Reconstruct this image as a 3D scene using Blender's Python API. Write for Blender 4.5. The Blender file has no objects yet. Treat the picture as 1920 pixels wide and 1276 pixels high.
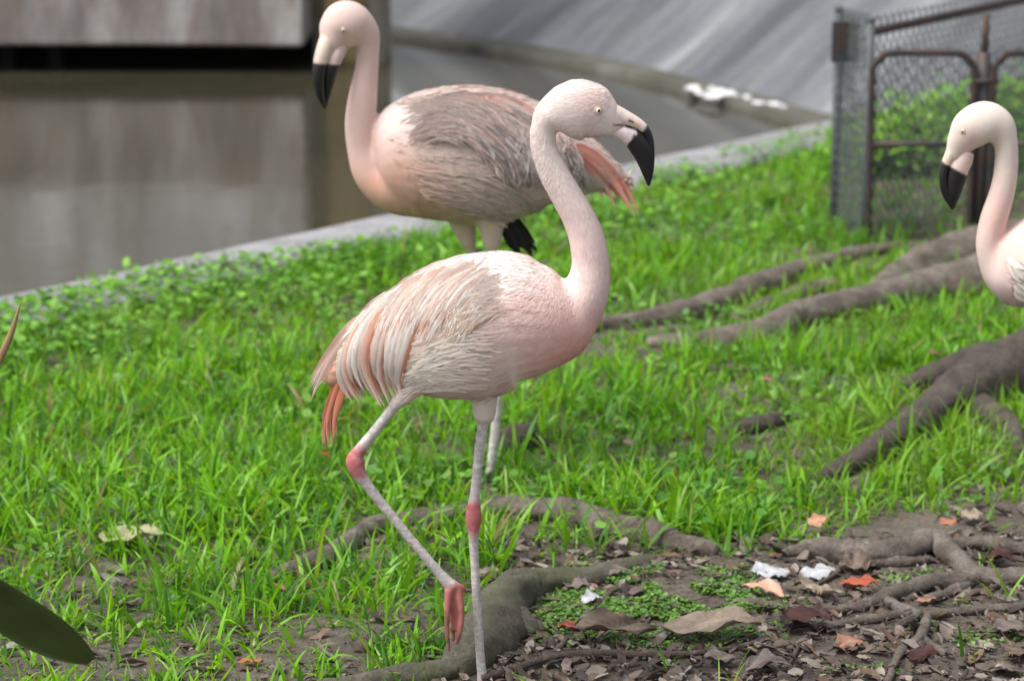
import bpy, bmesh, math, random
import numpy as np
from mathutils import Vector, noise as mnoise
from mathutils.bvhtree import BVHTree

S = bpy.context.scene
C = S.collection
random.seed(7)
R = np.random.default_rng(11)

# ------------------------------------------------------------------ camera, world, sun, exposure
CAMZ, FPX = 1.75, 5000.0
PITCH = math.atan(1108 / 5000)
CP, SP = math.cos(PITCH), math.sin(PITCH)
FRONT_Y, REAR_Y, SIDE_Y = 4.85, 6.36, 5.62      # distances of the three birds

cam = bpy.data.cameras.new('camera'); cam_o = bpy.data.objects.new('camera', cam); C.objects.link(cam_o)
cam_o.location = (0, 0, CAMZ); cam_o.rotation_euler = (math.pi / 2 - PITCH, 0, 0)
cam.sensor_width = 36; cam.lens = FPX / 1920 * 36; cam.clip_start = 0.1; cam.clip_end = 500
cam.dof.use_dof = True; cam.dof.focus_distance = 4.93; cam.dof.aperture_fstop = 4.0; cam.dof.aperture_blades = 7
S.camera = cam_o
S.cycles.use_denoising = True
try:
    S.cycles.denoiser = 'OPENIMAGEDENOISE'
except Exception:
    pass
S.cycles.max_bounces = 8; S.cycles.transparent_max_bounces = 8
S.view_settings.view_transform = 'Standard'; S.view_settings.look = 'None'
S.view_settings.gamma = 1; S.view_settings.use_curve_mapping = False
S.view_settings.exposure = 1.0

SUN_EL, SUN_AZ = 60, -112      # high behind thin cloud, from the left
w = bpy.data.worlds.new('World'); S.world = w; w.use_nodes = True
nt = w.node_tree; bg = nt.nodes['Background']
sky = nt.nodes.new('ShaderNodeTexSky'); sky.sky_type = 'NISHITA'; sky.sun_disc = False
sky.sun_elevation = math.radians(SUN_EL); sky.sun_rotation = math.radians(SUN_AZ)
sky.dust_density = 3.0
hs = nt.nodes.new('ShaderNodeHueSaturation'); hs.inputs['Saturation'].default_value = 0.30   # an overcast sky is grey
nt.links.new(sky.outputs[0], hs.inputs['Color']); nt.links.new(hs.outputs[0], bg.inputs['Color'])
bg.inputs['Strength'].default_value = 0.105
sun = bpy.data.lights.new('sun', 'SUN'); sun.energy = 1.95; sun.angle = math.radians(30); sun.color = (1, 0.985, 0.96)
so = bpy.data.objects.new('sun', sun); C.objects.link(so)
_e, _a = math.radians(SUN_EL), math.radians(SUN_AZ)
_sd = Vector((math.sin(_a) * math.cos(_e), math.cos(_a) * math.cos(_e), math.sin(_e)))
so.rotation_euler = _sd.to_track_quat('Z', 'Y').to_euler()

# ------------------------------------------------------------------ helpers
def ray(px, py):
    a, b = px - 960, 638 - py
    return np.array([a, FPX * CP + b * SP, -FPX * SP + b * CP])
def G(px, py, z=0.0):                            # point at height z seen at a photo position
    d = ray(px, py); k = (z - CAMZ) / d[2]
    return np.array([d[0] * k, d[1] * k, z])
def V(px, py, Y):                                # point at distance Y
    d = ray(px, py); k = Y / d[1]
    return np.array([d[0] * k, Y, CAMZ + d[2] * k])
def PIX(P):                                      # inverse of both
    P = np.asarray(P, float); X, Y, Z = P[..., 0], P[..., 1], P[..., 2] - CAMZ
    f = Y * CP - Z * SP; u = Y * SP + Z * CP
    return 960 + FPX * X / f, 638 - FPX * u / f
def link(o, parent=None):
    C.objects.link(o)
    if parent is not None: o.parent = parent
    return o
def tag(o, label=None, cat=None, group=None, kind=None):
    if label: o['label'] = label
    if cat: o['category'] = cat
    if group: o['group'] = group
    if kind: o['kind'] = kind
    return o
def empty(name, loc, label, cat, group=None):
    o = bpy.data.objects.new(name, None); o.location = loc; o.empty_display_size = 0.1
    link(o); return tag(o, label, cat, group)
def mesh_np(name, v, faces, mat=None, parent=None, smooth=True, col=None):
    me = bpy.data.meshes.new(name)
    if isinstance(faces, np.ndarray):
        n, k = faces.shape
        me.vertices.add(len(v)); me.vertices.foreach_set('co', np.asarray(v, np.float32).ravel())
        me.loops.add(n * k); me.loops.foreach_set('vertex_index', faces.astype(np.int32).ravel())
        me.polygons.add(n); me.polygons.foreach_set('loop_start', np.arange(0, n * k, k, dtype=np.int32))
        me.update(calc_edges=True); me.validate()
    else:
        me.from_pydata([tuple(map(float, p)) for p in v], [], faces)
    if smooth: me.polygons.foreach_set('use_smooth', np.ones(len(me.polygons), bool))
    if col is not None: set_col(me, col)
    if mat: me.materials.append(mat)
    me.update()
    o = bpy.data.objects.new(name, me)
    return link(o, parent)
def set_col(me, col):
    col = np.asarray(col, np.float32)
    if col.shape[1] == 3: col = np.hstack([col, np.ones((len(col), 1), np.float32)])
    at = me.color_attributes.new('col', 'FLOAT_COLOR', 'POINT'); at.data.foreach_set('color', col.ravel())
def crom(pts, m):                                # Catmull-Rom resampling of rows
    pts = np.asarray(pts, float); n = len(pts)
    ext = np.vstack([2 * pts[0] - pts[1], pts, 2 * pts[-1] - pts[-2]])
    t = np.linspace(0, n - 1, m); i = np.minimum(t.astype(int), n - 2); f = (t - i)[:, None]
    a, b, c, d = ext[i], ext[i + 1], ext[i + 2], ext[i + 3]
    return 0.5 * (2 * b + (c - a) * f + (2 * a - 5 * b + 4 * c - d) * f**2 + (3 * b - a - 3 * c + d) * f**3)
def loft(P, a, b, m=40, n=24, side=(0, 1, 0), jit=0.0, seed=0):
    q = crom(np.column_stack([np.asarray(P, float), a, b]), m)
    P, a, b = q[:, :3], np.maximum(q[:, 3], 1e-4), np.maximum(q[:, 4], 1e-4)
    t = np.gradient(P, axis=0); t /= np.linalg.norm(t, axis=1)[:, None] + 1e-12
    s = np.array(side, float) - t * (t @ np.array(side, float))[:, None]; s /= np.linalg.norm(s, axis=1)[:, None] + 1e-12
    u = np.cross(s, t)
    th = np.arange(n) * 2 * math.pi / n
    rr = np.ones((m, n))
    if jit:
        for i in range(m):
            for j in range(n):
                am = a.max(); p = P[i] / (am * 3.2 + .004); q_ = Vector((p[0] + seed, p[1] + math.cos(th[j]) * .55, p[2] + math.sin(th[j]) * .55)); rr[i, j] = 1 + jit * (mnoise.noise(q_) + .45 * mnoise.noise(q_ * 2.7 + Vector((3, 1, 7))) + .28 * mnoise.noise(q_ * 6.5 + Vector((1, 8, 2))))
    ring = P[:, None] + rr[..., None] * (a[:, None, None] * np.cos(th)[None, :, None] * u[:, None] + b[:, None, None] * np.sin(th)[None, :, None] * s[:, None])
    v = np.vstack([ring.reshape(-1, 3), P[0] - t[0] * a[0] * .3, P[-1] + t[-1] * a[-1] * .3])
    f = []
    for i in range(m - 1):
        for j in range(n):
            f.append((i * n + j, i * n + (j + 1) % n, (i + 1) * n + (j + 1) % n, (i + 1) * n + j))
    for j in range(n):
        f.append((m * n, (j + 1) % n, j)); f.append((m * n + 1, (m - 1) * n + j, (m - 1) * n + (j + 1) % n))
    return v, f
class Acc:                                       # collects pieces into one mesh
    def __init__(s): s.v, s.f, s.c, s.n = [], [], [], 0
    def add(s, v, f, col=None):
        s.v.append(np.asarray(v, float)); s.f += [tuple(i + s.n for i in q) for q in f]
        if col is not None: s.c.append(np.broadcast_to(np.asarray(col, float), (len(v), 3)))
        s.n += len(v); return s
    def build(s, name, mat, parent=None, smooth=True):
        return mesh_np(name, np.vstack(s.v), s.f, mat, parent, smooth, np.vstack(s.c) if s.c else None)
def vnoise(x, y, sc, seed=0):                    # cheap smooth value noise on arrays
    x = np.asarray(x) * sc + seed * 17.3 + 1000; y = np.asarray(y) * sc + seed * 9.1 + 1000
    i, j = np.floor(x).astype(np.int64), np.floor(y).astype(np.int64); fx, fy = x - i, y - j
    fx, fy = fx * fx * (3 - 2 * fx), fy * fy * (3 - 2 * fy)
    h = lambda a, b: ((np.sin(a * 127.1 + b * 311.7 + seed) * 43758.5453) % 1.0)
    return (h(i, j) * (1 - fx) + h(i + 1, j) * fx) * (1 - fy) + (h(i, j + 1) * (1 - fx) + h(i + 1, j + 1) * fx) * fy
def sstep(a, b, x):
    t = np.clip((np.asarray(x, float) - a) / (b - a), 0, 1); return t * t * (3 - 2 * t)
def mixc(c, d, k):
    return np.asarray(c, float) * (1 - k[..., None]) + np.asarray(d, float) * k[..., None]

# ------------------------------------------------------------------ materials
def mat_base(name):
    m = bpy.data.materials.new(name); m.use_nodes = True
    n = m.node_tree; return m, n, n.nodes['Principled BSDF'], n.nodes['Material Output']
def nnode(n, typ, **kw):
    x = n.nodes.new(typ)
    for k, v in kw.items():
        if k in x.inputs.keys(): x.inputs[k].default_value = v
        else: setattr(x, k, v)
    return x
def ramp(n, src, stops):
    r = n.nodes.new('ShaderNodeValToRGB'); e = r.color_ramp.elements
    while len(e) < len(stops): e.new(0.5)
    for el, (p, c) in zip(e, stops): el.position = p; el.color = (*c, 1)
    n.links.new(src, r.inputs[0]); return r.outputs[0]
def mix(n, fac, a, b, mode='MIX'):
    x = n.nodes.new('ShaderNodeMix'); x.data_type = 'RGBA'; x.blend_type = mode
    for s, val in ((0, fac), (6, a), (7, b)):
        if hasattr(val, 'is_output'): n.links.new(val, x.inputs[s])
        elif s == 0: x.inputs[0].default_value = val
        else: x.inputs[s].default_value = (*val, 1)
    return x.outputs[2]
def bump(n, h, strength, dist, b):
    x = nnode(n, 'ShaderNodeBump', Strength=strength, Distance=dist); n.links.new(h, x.inputs['Height'])
    n.links.new(x.outputs[0], b.inputs['Normal']); return x
def noise_tex(n, scale, detail=4, rough=.55, vec=None, dist=0.0):
    x = nnode(n, 'ShaderNodeTexNoise', Scale=scale, Detail=detail, Roughness=rough, Distortion=dist)
    if vec is not None: n.links.new(vec, x.inputs['Vector'])
    return x.outputs[0]
def mapping(n, src, scale=(1, 1, 1), rot=(0, 0, 0)):
    x = n.nodes.new('ShaderNodeMapping'); x.inputs['Scale'].default_value = scale; x.inputs['Rotation'].default_value = rot
    n.links.new(src, x.inputs['Vector']); return x.outputs[0]
def coord(n, what='Object'):
    return nnode(n, 'ShaderNodeTexCoord').outputs[what]
def attr_mat(name, rough=.7, spec=.3, sheen=0.0, bscale=0, bstr=.3, bdist=.002, vary=.12, vscale=40, translucent=0.0, stretch=(1, 1, 1), tcol=None):
    m, n, b, out = mat_base(name)
    at = nnode(n, 'ShaderNodeAttribute', attribute_name='col')
    co = coord(n)
    col = at.outputs['Color']
    if vary:
        f = noise_tex(n, vscale, 3, .6, mapping(n, co, stretch))
        d = ramp(n, f, [(.25, (1 - vary,) * 3), (.75, (1 + vary * .6,) * 3)])
        col = mix(n, 1.0, col, d, 'MULTIPLY')
    n.links.new(col, b.inputs['Base Color'])
    b.inputs['Roughness'].default_value = rough; b.inputs['Specular IOR Level'].default_value = spec
    if sheen: b.inputs['Sheen Weight'].default_value = sheen; b.inputs['Sheen Roughness'].default_value = .5
    if bscale: bump(n, noise_tex(n, bscale, 3, .6, mapping(n, co, stretch)), bstr, bdist, b)
    if translucent:
        t = nnode(n, 'ShaderNodeBsdfTranslucent'); mx = nnode(n, 'ShaderNodeMixShader', Fac=translucent)
        tc = mix(n, 1.0, col, tcol, 'MULTIPLY') if tcol else col
        n.links.new(tc, t.inputs['Color']); n.links.new(b.outputs[0], mx.inputs[1]); n.links.new(t.outputs[0], mx.inputs[2])
        n.links.new(mx.outputs[0], out.inputs['Surface'])
    return m
M_body = attr_mat('plumage_skin', .8, .15, 0, 170, .08, .002, .05, 60, stretch=(1, 1, .6))
M_feather = attr_mat('feather', .7, .18, 0, 300, .25, .001, .07, 50, translucent=.12)
M_bill = attr_mat('bill_horn', .42, .4, 0, 160, .3, .0015, .18, 120)
M_grass = attr_mat('grass_blade', .42, .38, 0, 0, 0, 0, .15, 25, translucent=.42, tcol=(1.35, 1.2, .6))
M_weed = attr_mat('weed_leaf', .45, .4, 0, 0, 0, 0, .15, 30, translucent=.32, tcol=(1.3, 1.15, .7))
M_litter = attr_mat('dead_leaf', .6, .35, 0, 90, .4, .002, .28, 70, translucent=.08)

def eye_mat(name, col, rough=.1):
    m, n, b, o = mat_base(name); b.inputs['Base Color'].default_value = (*col, 1); b.inputs['Roughness'].default_value = rough
    return m
M_iris, M_pupil = eye_mat('iris', (.66, .62, .42), .25), eye_mat('pupil', (.005, .005, .005), .08)
M_lid = eye_mat('eye_ring', (.55, .42, .38), .6)

m, n, b, o = mat_base('soil'); M_soil = m
co = coord(n)
c1 = ramp(n, noise_tex(n, 3.5, 6, .65, co), [(.3, (.068, .053, .040)), (.5, (.125, .102, .078)), (.72, (.19, .16, .122))])
c2 = ramp(n, noise_tex(n, 70, 4, .7, co), [(.3, (.45, .42, .4)), (.55, (1, 1, 1)), (.75, (1.5, 1.45, 1.35))])
n.links.new(mix(n, 1, c1, c2, 'MULTIPLY'), b.inputs['Base Color']); b.inputs['Roughness'].default_value = .9
bump(n, noise_tex(n, 110, 5, .7, co), .9, .012, b)

def bark(name, c_lo, c_mid, c_hi, moss=None):
    m, n, b, o = mat_base(name); co = coord(n)
    c = ramp(n, noise_tex(n, 14, 6, .65, co, .4), [(.3, c_lo), (.5, c_mid), (.72, c_hi)])
    c = mix(n, 1, c, ramp(n, noise_tex(n, 130, 4, .7, co), [(.3, (.6, .58, .55)), (.6, (1.1, 1.1, 1.1)), (.78, (1.45, 1.42, 1.35))]), 'MULTIPLY')
    if moss: c = mix(n, ramp(n, noise_tex(n, 9, 4, .6, co), [(.42, (0, 0, 0)), (.62, (.8, .8, .8))]), c, moss)
    n.links.new(c, b.inputs['Base Color']); b.inputs['Roughness'].default_value = .85
    bump(n, noise_tex(n, 60, 7, .75, co), 1.0, .014, b); return m
M_root = bark('root_bark', (.085, .066, .052), (.17, .138, .113), (.29, .25, .215))
M_rootd = bark('dark_root_bark', (.045, .035, .027), (.09, .07, .056), (.16, .125, .10))
M_rootm = bark('mossy_root_bark', (.075, .065, .045), (.125, .11, .08), (.20, .18, .14), (.10, .11, .05))
M_twig = bark('twig_bark', (.07, .05, .04), (.13, .095, .075), (.21, .165, .135))

def concrete(name, stops, stain, uv=False, sc=1.0, rough=.85):
    m, n, b, o = mat_base(name); co = coord(n, 'UV' if uv else 'Object')
    c = ramp(n, noise_tex(n, 1.6 * sc, 5, .6, mapping(n, co, (1, .2, 1) if uv else (1, 1, .3))), stops)
    c = mix(n, ramp(n, noise_tex(n, 3.1 * sc, 5, .6, mapping(n, co, (1, .28, 1) if uv else (1, 1, .35))), [(.45, (0, 0, 0)), (.7, (.75, .75, .75))]), c, stain)
    c = mix(n, 1, c, ramp(n, noise_tex(n, 30 * sc, 4, .6, co), [(.3, (.82, .82, .82)), (.7, (1.12, 1.12, 1.12))]), 'MULTIPLY')
    n.links.new(c, b.inputs['Base Color']); b.inputs['Roughness'].default_value = rough
    bump(n, noise_tex(n, 45 * sc, 4, .6, co), .4, .01, b); return m
M_bank = concrete('bank_concrete', [(.34, (.05, .054, .06)), (.5, (.125, .131, .14)), (.66, (.25, .257, .265))], (.07, .073, .08), uv=True, sc=.9)
M_wall = concrete('stained_wall', [(.3, (.17, .145, .13)), (.5, (.29, .265, .25)), (.68, (.48, .455, .43))], (.21, .14, .11), sc=2.6)
M_kerb = concrete('kerb_concrete', [(.3, (.19, .185, .19)), (.5, (.26, .255, .262)), (.7, (.34, .335, .34))], (.17, .165, .15), sc=1.3)
M_toe = concrete('toe_concrete', [(.3, (.045, .043, .033)), (.5, (.08, .076, .06)), (.7, (.15, .145, .125))], (.07, .068, .045), sc=1.0)
M_dark = eye_mat('gap_shade', (.012, .012, .012), .9)  # near-black colour paints the shade inside the gap under the wall
M_pier = concrete('pier_concrete', [(.3, (.20, .19, .16)), (.5, (.29, .275, .235)), (.7, (.38, .36, .32))], (.18, .13, .06), sc=2)
M_brown = concrete('brown_panel', [(.3, (.40, .28, .11)), (.5, (.54, .40, .18)), (.7, (.62, .48, .26))], (.12, .09, .05), sc=2)
M_pale = concrete('pale_reflector', [(.32, (.40, .39, .37)), (.5, (.62, .615, .605)), (.68, (.86, .86, .85))], (.40, .36, .30), sc=2.4)
M_lime = concrete('lime_crust', [(.3, (.6, .6, .6)), (.5, (.75, .75, .75)), (.7, (.85, .85, .85))], (.7, .7, .68), sc=5)

m, n, b, o = mat_base('pond_water'); M_water = m; co = coord(n)
n.links.new(ramp(n, noise_tex(n, .6, 3, .5, co), [(.35, (.036, .033, .021)), (.65, (.052, .047, .031))]), b.inputs['Base Color'])
b.inputs['Roughness'].default_value = .085; b.inputs['IOR'].default_value = 1.33; b.inputs['Specular IOR Level'].default_value = .62
bump(n, noise_tex(n, 2.4, 3, .5, mapping(n, co, (1.6, .8, 1))), .06, .05, b)

def metal(name, col, rough=.55, met=.5, rust=None):
    m, n, b, o = mat_base(name); co = coord(n); c = ramp(n, noise_tex(n, 30, 4, .6, co), [(.35, tuple(x * .7 for x in col)), (.65, tuple(min(1, x * 1.2) for x in col))])
    if rust: c = mix(n, ramp(n, noise_tex(n, 12, 5, .65, co), [(.4, (0, 0, 0)), (.6, (.9, .9, .9))]), c, rust)
    n.links.new(c, b.inputs['Base Color']); b.inputs['Roughness'].default_value = rough; b.inputs['Metallic'].default_value = met; return m
M_wire = metal('galvanised_wire', (.15, .157, .165), .6, .15)
M_post = metal('painted_post', (.05, .055, .06), .6, .2, (.08, .045, .035))
M_rust = metal('rusty_pipe', (.035, .032, .033), .7, .2, (.075, .042, .036))
M_sheet = metal('grey_strip', (.10, .108, .11), .7, .1)

# ------------------------------------------------------------------ the setting
K0, K1 = G(0, 576), G(1570, 236)                 # the pond kerb: the water edge, then moved to the lawn edge below
KD = (K1 - K0); KD[2] = 0; KL = np.linalg.norm(KD); KD /= KL
KN = np.array([KD[1], -KD[0], 0])                # towards the lawn
K0 = K0 + KN * .335
def gz(x, y):
    return 0.018 * (vnoise(x, y, 2.3, 1) - .5) + 0.012 * (vnoise(x, y, 7, 2) - .5)
def gzf(x, y): return float(gz(np.array([x]), np.array([y]))[0])
def GS(px, py):                                  # on the uneven soil
    p = G(px, py); p[2] = gzf(p[0], p[1]); return p

us = np.concatenate([np.linspace(-60, -8, 20), np.arange(-7.5, 11, .05), np.linspace(11.2, 80, 25)])
ts = np.concatenate([np.linspace(0, 7.5, 170), np.linspace(7.7, 70, 30)])
U, T = np.meshgrid(us, ts, indexing='ij')
X = K0[0] + KD[0] * U + KN[0] * T; Y = K0[1] + KD[1] * U + KN[1] * T
Z = gz(X, Y) + .009 * (vnoise(X, Y, 28, 5) - .5) * (np.abs(U) < 12)
nu, ntt = U.shape
idx = np.arange(nu * ntt).reshape(nu, ntt)
fa = np.stack([idx[:-1, :-1], idx[:-1, 1:], idx[1:, 1:], idx[1:, :-1]], -1).reshape(-1, 4)[:, ::-1]
tag(mesh_np('ground', np.stack([X, Y, Z], -1).reshape(-1, 3), fa, M_soil), kind='structure')
# pond bed and water
bed = mesh_np('pond_bed', [(-90, -40, -1.2), (120, -40, -1.2), (120, 130, -1.2), (-90, 130, -1.2)], [(0, 1, 2, 3)], M_soil, smooth=False); tag(bed, kind='structure')
WZ = -0.15
P0 = K0 - KD * 40 - KN * .2; P1 = K0 + KD * 12 - KN * .2
wv = [(P0[0], P0[1], WZ), (P1[0], P1[1], WZ), (P1[0] + 3, 40, WZ), (-45, 40, WZ), (-45, P0[1], WZ)]
tag(mesh_np('water', wv, [(0, 1, 2, 3, 4)], M_water, smooth=False), kind='structure')
# kerb: a rounded concrete coping
prof = [(0.02, -.5), (0.02, .012), (0.0, .03), (-.03, .042), (-.31, .04), (-.335, .025), (-.34, -.02), (-.34, -.6)]
kv, kf = [], []
ku = np.linspace(-40, 30, 500)
for i, u in enumerate(ku):
    for t, z in prof:
        p = K0 + KD * u + KN * (t + .012 * (mnoise.noise(Vector((u * 1.3, t, 0))))); kv.append((p[0], p[1], z + .006 * mnoise.noise(Vector((u * 3, t * 5, 2)))))
for i in range(len(ku) - 1):
    for j in range(len(prof) - 1):
        a = i * len(prof) + j; kf.append((a, a + 1, a + 1 + len(prof), a + len(prof)))
tag(mesh_np('kerb', kv, kf, M_kerb, smooth=False), kind='structure')
# sloping concrete bank round the far side
base = [G(560, 52, WZ), G(725, 72, WZ), G(900, 97, WZ), G(1100, 132, WZ), G(1250, 168, WZ), G(1400, 208, WZ), G(1545, 246, WZ)]
base += [np.array([2.5, 12.75, WZ]), np.array([4.2, 12.9, WZ]), np.array([7, 13.0, WZ]), np.array([14, 13.0, WZ])]
base = crom(np.array(base), 120)
L = np.concatenate([[0], np.cumsum(np.linalg.norm(np.diff(base, axis=0), axis=1))])
up = np.zeros((120, 3))
for i in range(120):
    k = sstep(0.8, 6, base[i, 0]); up[i] = (.80 * (1 - k) + .35 * k, .60 * (1 - k) + .94 * k, 0); up[i] /= np.linalg.norm(up[i])
def strip(rows, name, mat, uvscale=1.0):         # rows: lists of (120,3)
    nr = len(rows); v = np.stack(rows, 1).reshape(-1, 3); f = []
    for i in range(119):
        for j in range(nr - 1):
            a = i * nr + j; f.append((a, a + nr, a + nr + 1, a + 1))
    o = mesh_np(name, v, f, mat)
    uv = o.data.uv_layers.new(name='UVMap')
    d = np.concatenate([[0], np.cumsum([np.linalg.norm(rows[j + 1][60] - rows[j][60]) for j in range(nr - 1)])])
    for lp in o.data.loops:
        i, j = divmod(lp.vertex_index, nr); uv.data[lp.index].uv = (L[i] * uvscale, d[j] * uvscale)
    return o
rows = []
for r in np.linspace(0, 1, 26):
    q = base + up * (.14 + r * 7.5); q[:, 2] = WZ + .062 + r * 4.7
    for i in range(120): q[i, 2] += .10 * mnoise.noise(Vector((L[i] * 1.1, r * 4, 3))) * min(1, r * 6)
    rows.append(q)
tag(strip(rows, 'concrete_bank', M_bank), kind='structure')
def lev(off, z):
    q = base + up * off; q[:, 2] = z; return q
tag(strip([lev(0, -.7), lev(0, WZ + .035), lev(.015, WZ + .045), lev(.125, WZ + .05), lev(.145, WZ + .066)], 'bank_toe', M_toe), kind='structure')
# the far structure over the water
def box(v0, v1):
    (x0, y0, z0), (x1, y1, z1) = v0, v1
    v = [(x, y, z) for x in (x0, x1) for y in (y0, y1) for z in (z0, z1)]
    return v, [(0, 1, 3, 2), (4, 6, 7, 5), (0, 4, 5, 1), (2, 3, 7, 6), (0, 2, 6, 4), (1, 5, 7, 3)]
def rough_box(v0, v1, name, mat, parent, nseg=24, amp=.02):
    bm = bmesh.new(); vs, fs = box(v0, v1); bv = [bm.verts.new(p) for p in vs]
    for f in fs: bm.faces.new([bv[i] for i in f])
    bmesh.ops.bevel(bm, geom=bm.edges[:], offset=.015, segments=2, affect='EDGES')
    bmesh.ops.subdivide_edges(bm, edges=[e for e in bm.edges if e.calc_length() > .3], cuts=nseg, use_grid_fill=True)
    for q in bm.verts: q.co += Vector((0, amp * mnoise.noise(q.co * 2.5), amp * .7 * mnoise.noise(q.co * 2.1 + Vector((5, 5, 5)))))
    bmesh.ops.recalc_face_normals(bm, faces=bm.faces[:])
    me = bpy.data.meshes.new(name); bm.to_mesh(me); bm.free(); me.materials.append(mat)
    return link(bpy.data.objects.new(name, me), parent)
wl = V(570, 86, 16.0); WY = 16.0
plat = empty('concrete_platform', (-4, WY, WZ), 'long stained concrete wall overhanging a dark gap above the pond water', 'wall')
def child(o, root): o.location = -Vector(root.location) if o.location.length == 0 else o.location - root.location; return o
child(rough_box((-14, WY, wl[2]), (wl[0], WY + 1.2, .55), 'wall', M_wall, plat), plat)
child(rough_box((-14, WY + .06, .553), (wl[0] - .02, WY + 1.2, 3.2), 'reflector_wall', M_pale, plat), plat)  # unseen pale upper part, added to lighten the reflection in the pond
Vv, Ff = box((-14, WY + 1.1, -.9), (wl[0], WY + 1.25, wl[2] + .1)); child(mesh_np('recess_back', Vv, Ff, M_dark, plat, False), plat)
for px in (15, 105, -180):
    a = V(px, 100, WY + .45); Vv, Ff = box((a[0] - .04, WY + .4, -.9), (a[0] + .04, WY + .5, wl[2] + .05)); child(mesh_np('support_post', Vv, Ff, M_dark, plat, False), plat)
a0, a1 = V(571, 90, 16.6)[0], V(690, 90, 16.6)[0]
rc = empty('brown_wall', (a0, 16.6, WZ), 'narrow brownish wall set back beside the concrete platform', 'wall')
child(rough_box((wl[0] + .005, 16.7, -.9), (wl[0] + .07, 17.2, 3.2), 'dark_pilaster', M_pier, rc, 4, .006), rc)
child(rough_box((wl[0] + .075, 16.62, -.9), (a1, 17.2, 3.2), 'wall_panel', M_brown, rc, 6, .01), rc)
a2 = V(724, 90, 16.6)[0]
pr = empty('concrete_pier', (a1, 16.5, WZ), 'pale upright concrete pier where the sloping bank begins', 'pier')
child(rough_box((a1 + .004, 16.5, -.9), (a2, 17.3, 3.2), 'shaft', M_pier, pr, 5, .008), pr)
child(rough_box((a1 - .03, 16.47, 3.2), (a2 + .03, 17.33, 3.3), 'cap', M_pier, pr, 2, .004), pr)
# white lime crust at the water's edge of the bank
def crust(px0, py0, px1, py1, wid, label, seed):
    A = Acc(); rr = random.Random(seed)
    for k in range(70):
        t = rr.random(); px = px0 + (px1 - px0) * t; py = py0 + (py1 - py0) * t + rr.gauss(0, wid) + 7 * math.sin(t * 7)
        p = G(px, py, WZ + .05); rad = rr.uniform(.012, .05)
        n_ = 9; vs = [(p[0] + rad * rr.uniform(.7, 1.2) * math.cos(i * 6.283 / n_), p[1] + rad * 1.3 * rr.uniform(.7, 1.2) * math.sin(i * 6.283 / n_), p[2] + rr.uniform(-.004, .004)) for i in range(n_)] + [(p[0], p[1], p[2] + rr.uniform(.003, .008))]
        A.add(vs, [(i, (i + 1) % n_, n_) for i in range(n_)])
    return tag(A.build('lime_crust', M_lime), label, 'crust', kind='stuff')
crust(1295, 160, 1475, 192, 6, 'white crust along the foot of the sloping concrete bank', 3)

# ------------------------------------------------------------------ roots
ROOTXY = []
def root(pts, mat, label, sub=None, group='tree roots across the lawn', lift=.42, name='tree_root', jit=.38, n=22, cat='root', avoid=True):
    def geo(pts, seed):
        P, r = [], []
        for px, py, rp in pts:
            g = GS(px, py); rad = rp * g[1] / 4900; g = GS(px, py + rp * .55); g[2] += rad * lift; P.append(g); r.append(rad)
        m = max(30, len(pts) * 18)
        v, f = loft(P, r, r, m, n, (0, 0, 1) , jit, seed)
        if avoid:
            q = crom(np.column_stack([P, r]), m); ROOTXY.append(q)
        return v, f
    v, f = geo(pts, random.random() * 50)
    o = mesh_np(name, v, f, mat); tag(o, label, cat, group)
    c = v[:, :].mean(0); c[2] = 0
    o.data.transform(__import__('mathutils').Matrix.Translation(-Vector(c))); o.location = c
    for s in (sub or []):
        v, f = geo(s, random.random() * 50); b_ = mesh_np('side_root', v - c, f, mat, o)
    return o
root([(1090, 612, 14), (1210, 600, 21), (1330, 572, 25), (1450, 523, 25), (1540, 492, 18), (1600, 474, 14), (1680, 462, 12)], M_root, 'upper pale root running up towards the chain link fence')
root([(1215, 642, 14), (1320, 634, 23), (1420, 622, 29), (1500, 594, 30), (1600, 565, 34), (1720, 542, 40), (1830, 525, 50), (1980, 495, 80)], M_root, 'thick brown root swelling towards the flamingo at the edge',
     [[(1620, 555, 14), (1690, 510, 30), (1780, 480, 40), (1870, 462, 50), (1990, 450, 70)], [(1380, 600, 10), (1460, 560, 16), (1560, 540, 22)]])
root([(1530, 895, 12), (1610, 862, 25), (1680, 818, 30), (1740, 775, 36), (1800, 735, 48), (1870, 700, 66), (2000, 660, 100)], M_rootd, 'dark thick root curving down from the edge below the flamingo',
     [[(1700, 730, 20), (1780, 700, 34), (1850, 670, 44)], [(1840, 760, 30), (1890, 800, 20), (1915, 850, 12)]])
root([(1365, 812, 9), (1400, 802, 18), (1450, 792, 18), (1500, 785, 8)], M_rootd, 'short dark hump of root half hidden by tall grass')
root([(1130, 880, 7), (1160, 868, 16), (1200, 862, 16), (1230, 850, 7)], M_rootd, 'small dark root lump in grass with a pale leaf above')
root([(915, 855, 12), (950, 830, 28), (985, 822, 28), (1025, 832, 10)], M_rootd, 'dark rounded root lump behind the standing leg')
root([(470, 1092, 10), (560, 1062, 20), (620, 1034, 24), (690, 990, 20), (760, 975, 20), (840, 962, 22), (920, 948, 22), (960, 948, 26), (1040, 958, 27), (1130, 975, 28), (1210, 995, 28), (1290, 1016, 22), (1345, 1030, 14)], M_root,
     'long pale root crossing the grass behind both legs', [[(690, 1018, 6), (760, 1000, 12), (830, 978, 12)]])
root([(846, 1262, 26), (884, 1222, 50), (925, 1165, 56), (965, 1112, 44), (1020, 1086, 34), (1100, 1078, 24), (1170, 1062, 20), (1230, 1046, 10)], M_rootm, 'smooth mossy root bending up beside the standing leg', [[(600, 1292, 14), (700, 1280, 20), (780, 1270, 26), (850, 1262, 22)], [(940, 1150, 30), (985, 1175, 30), (1010, 1190, 12)]])
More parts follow.
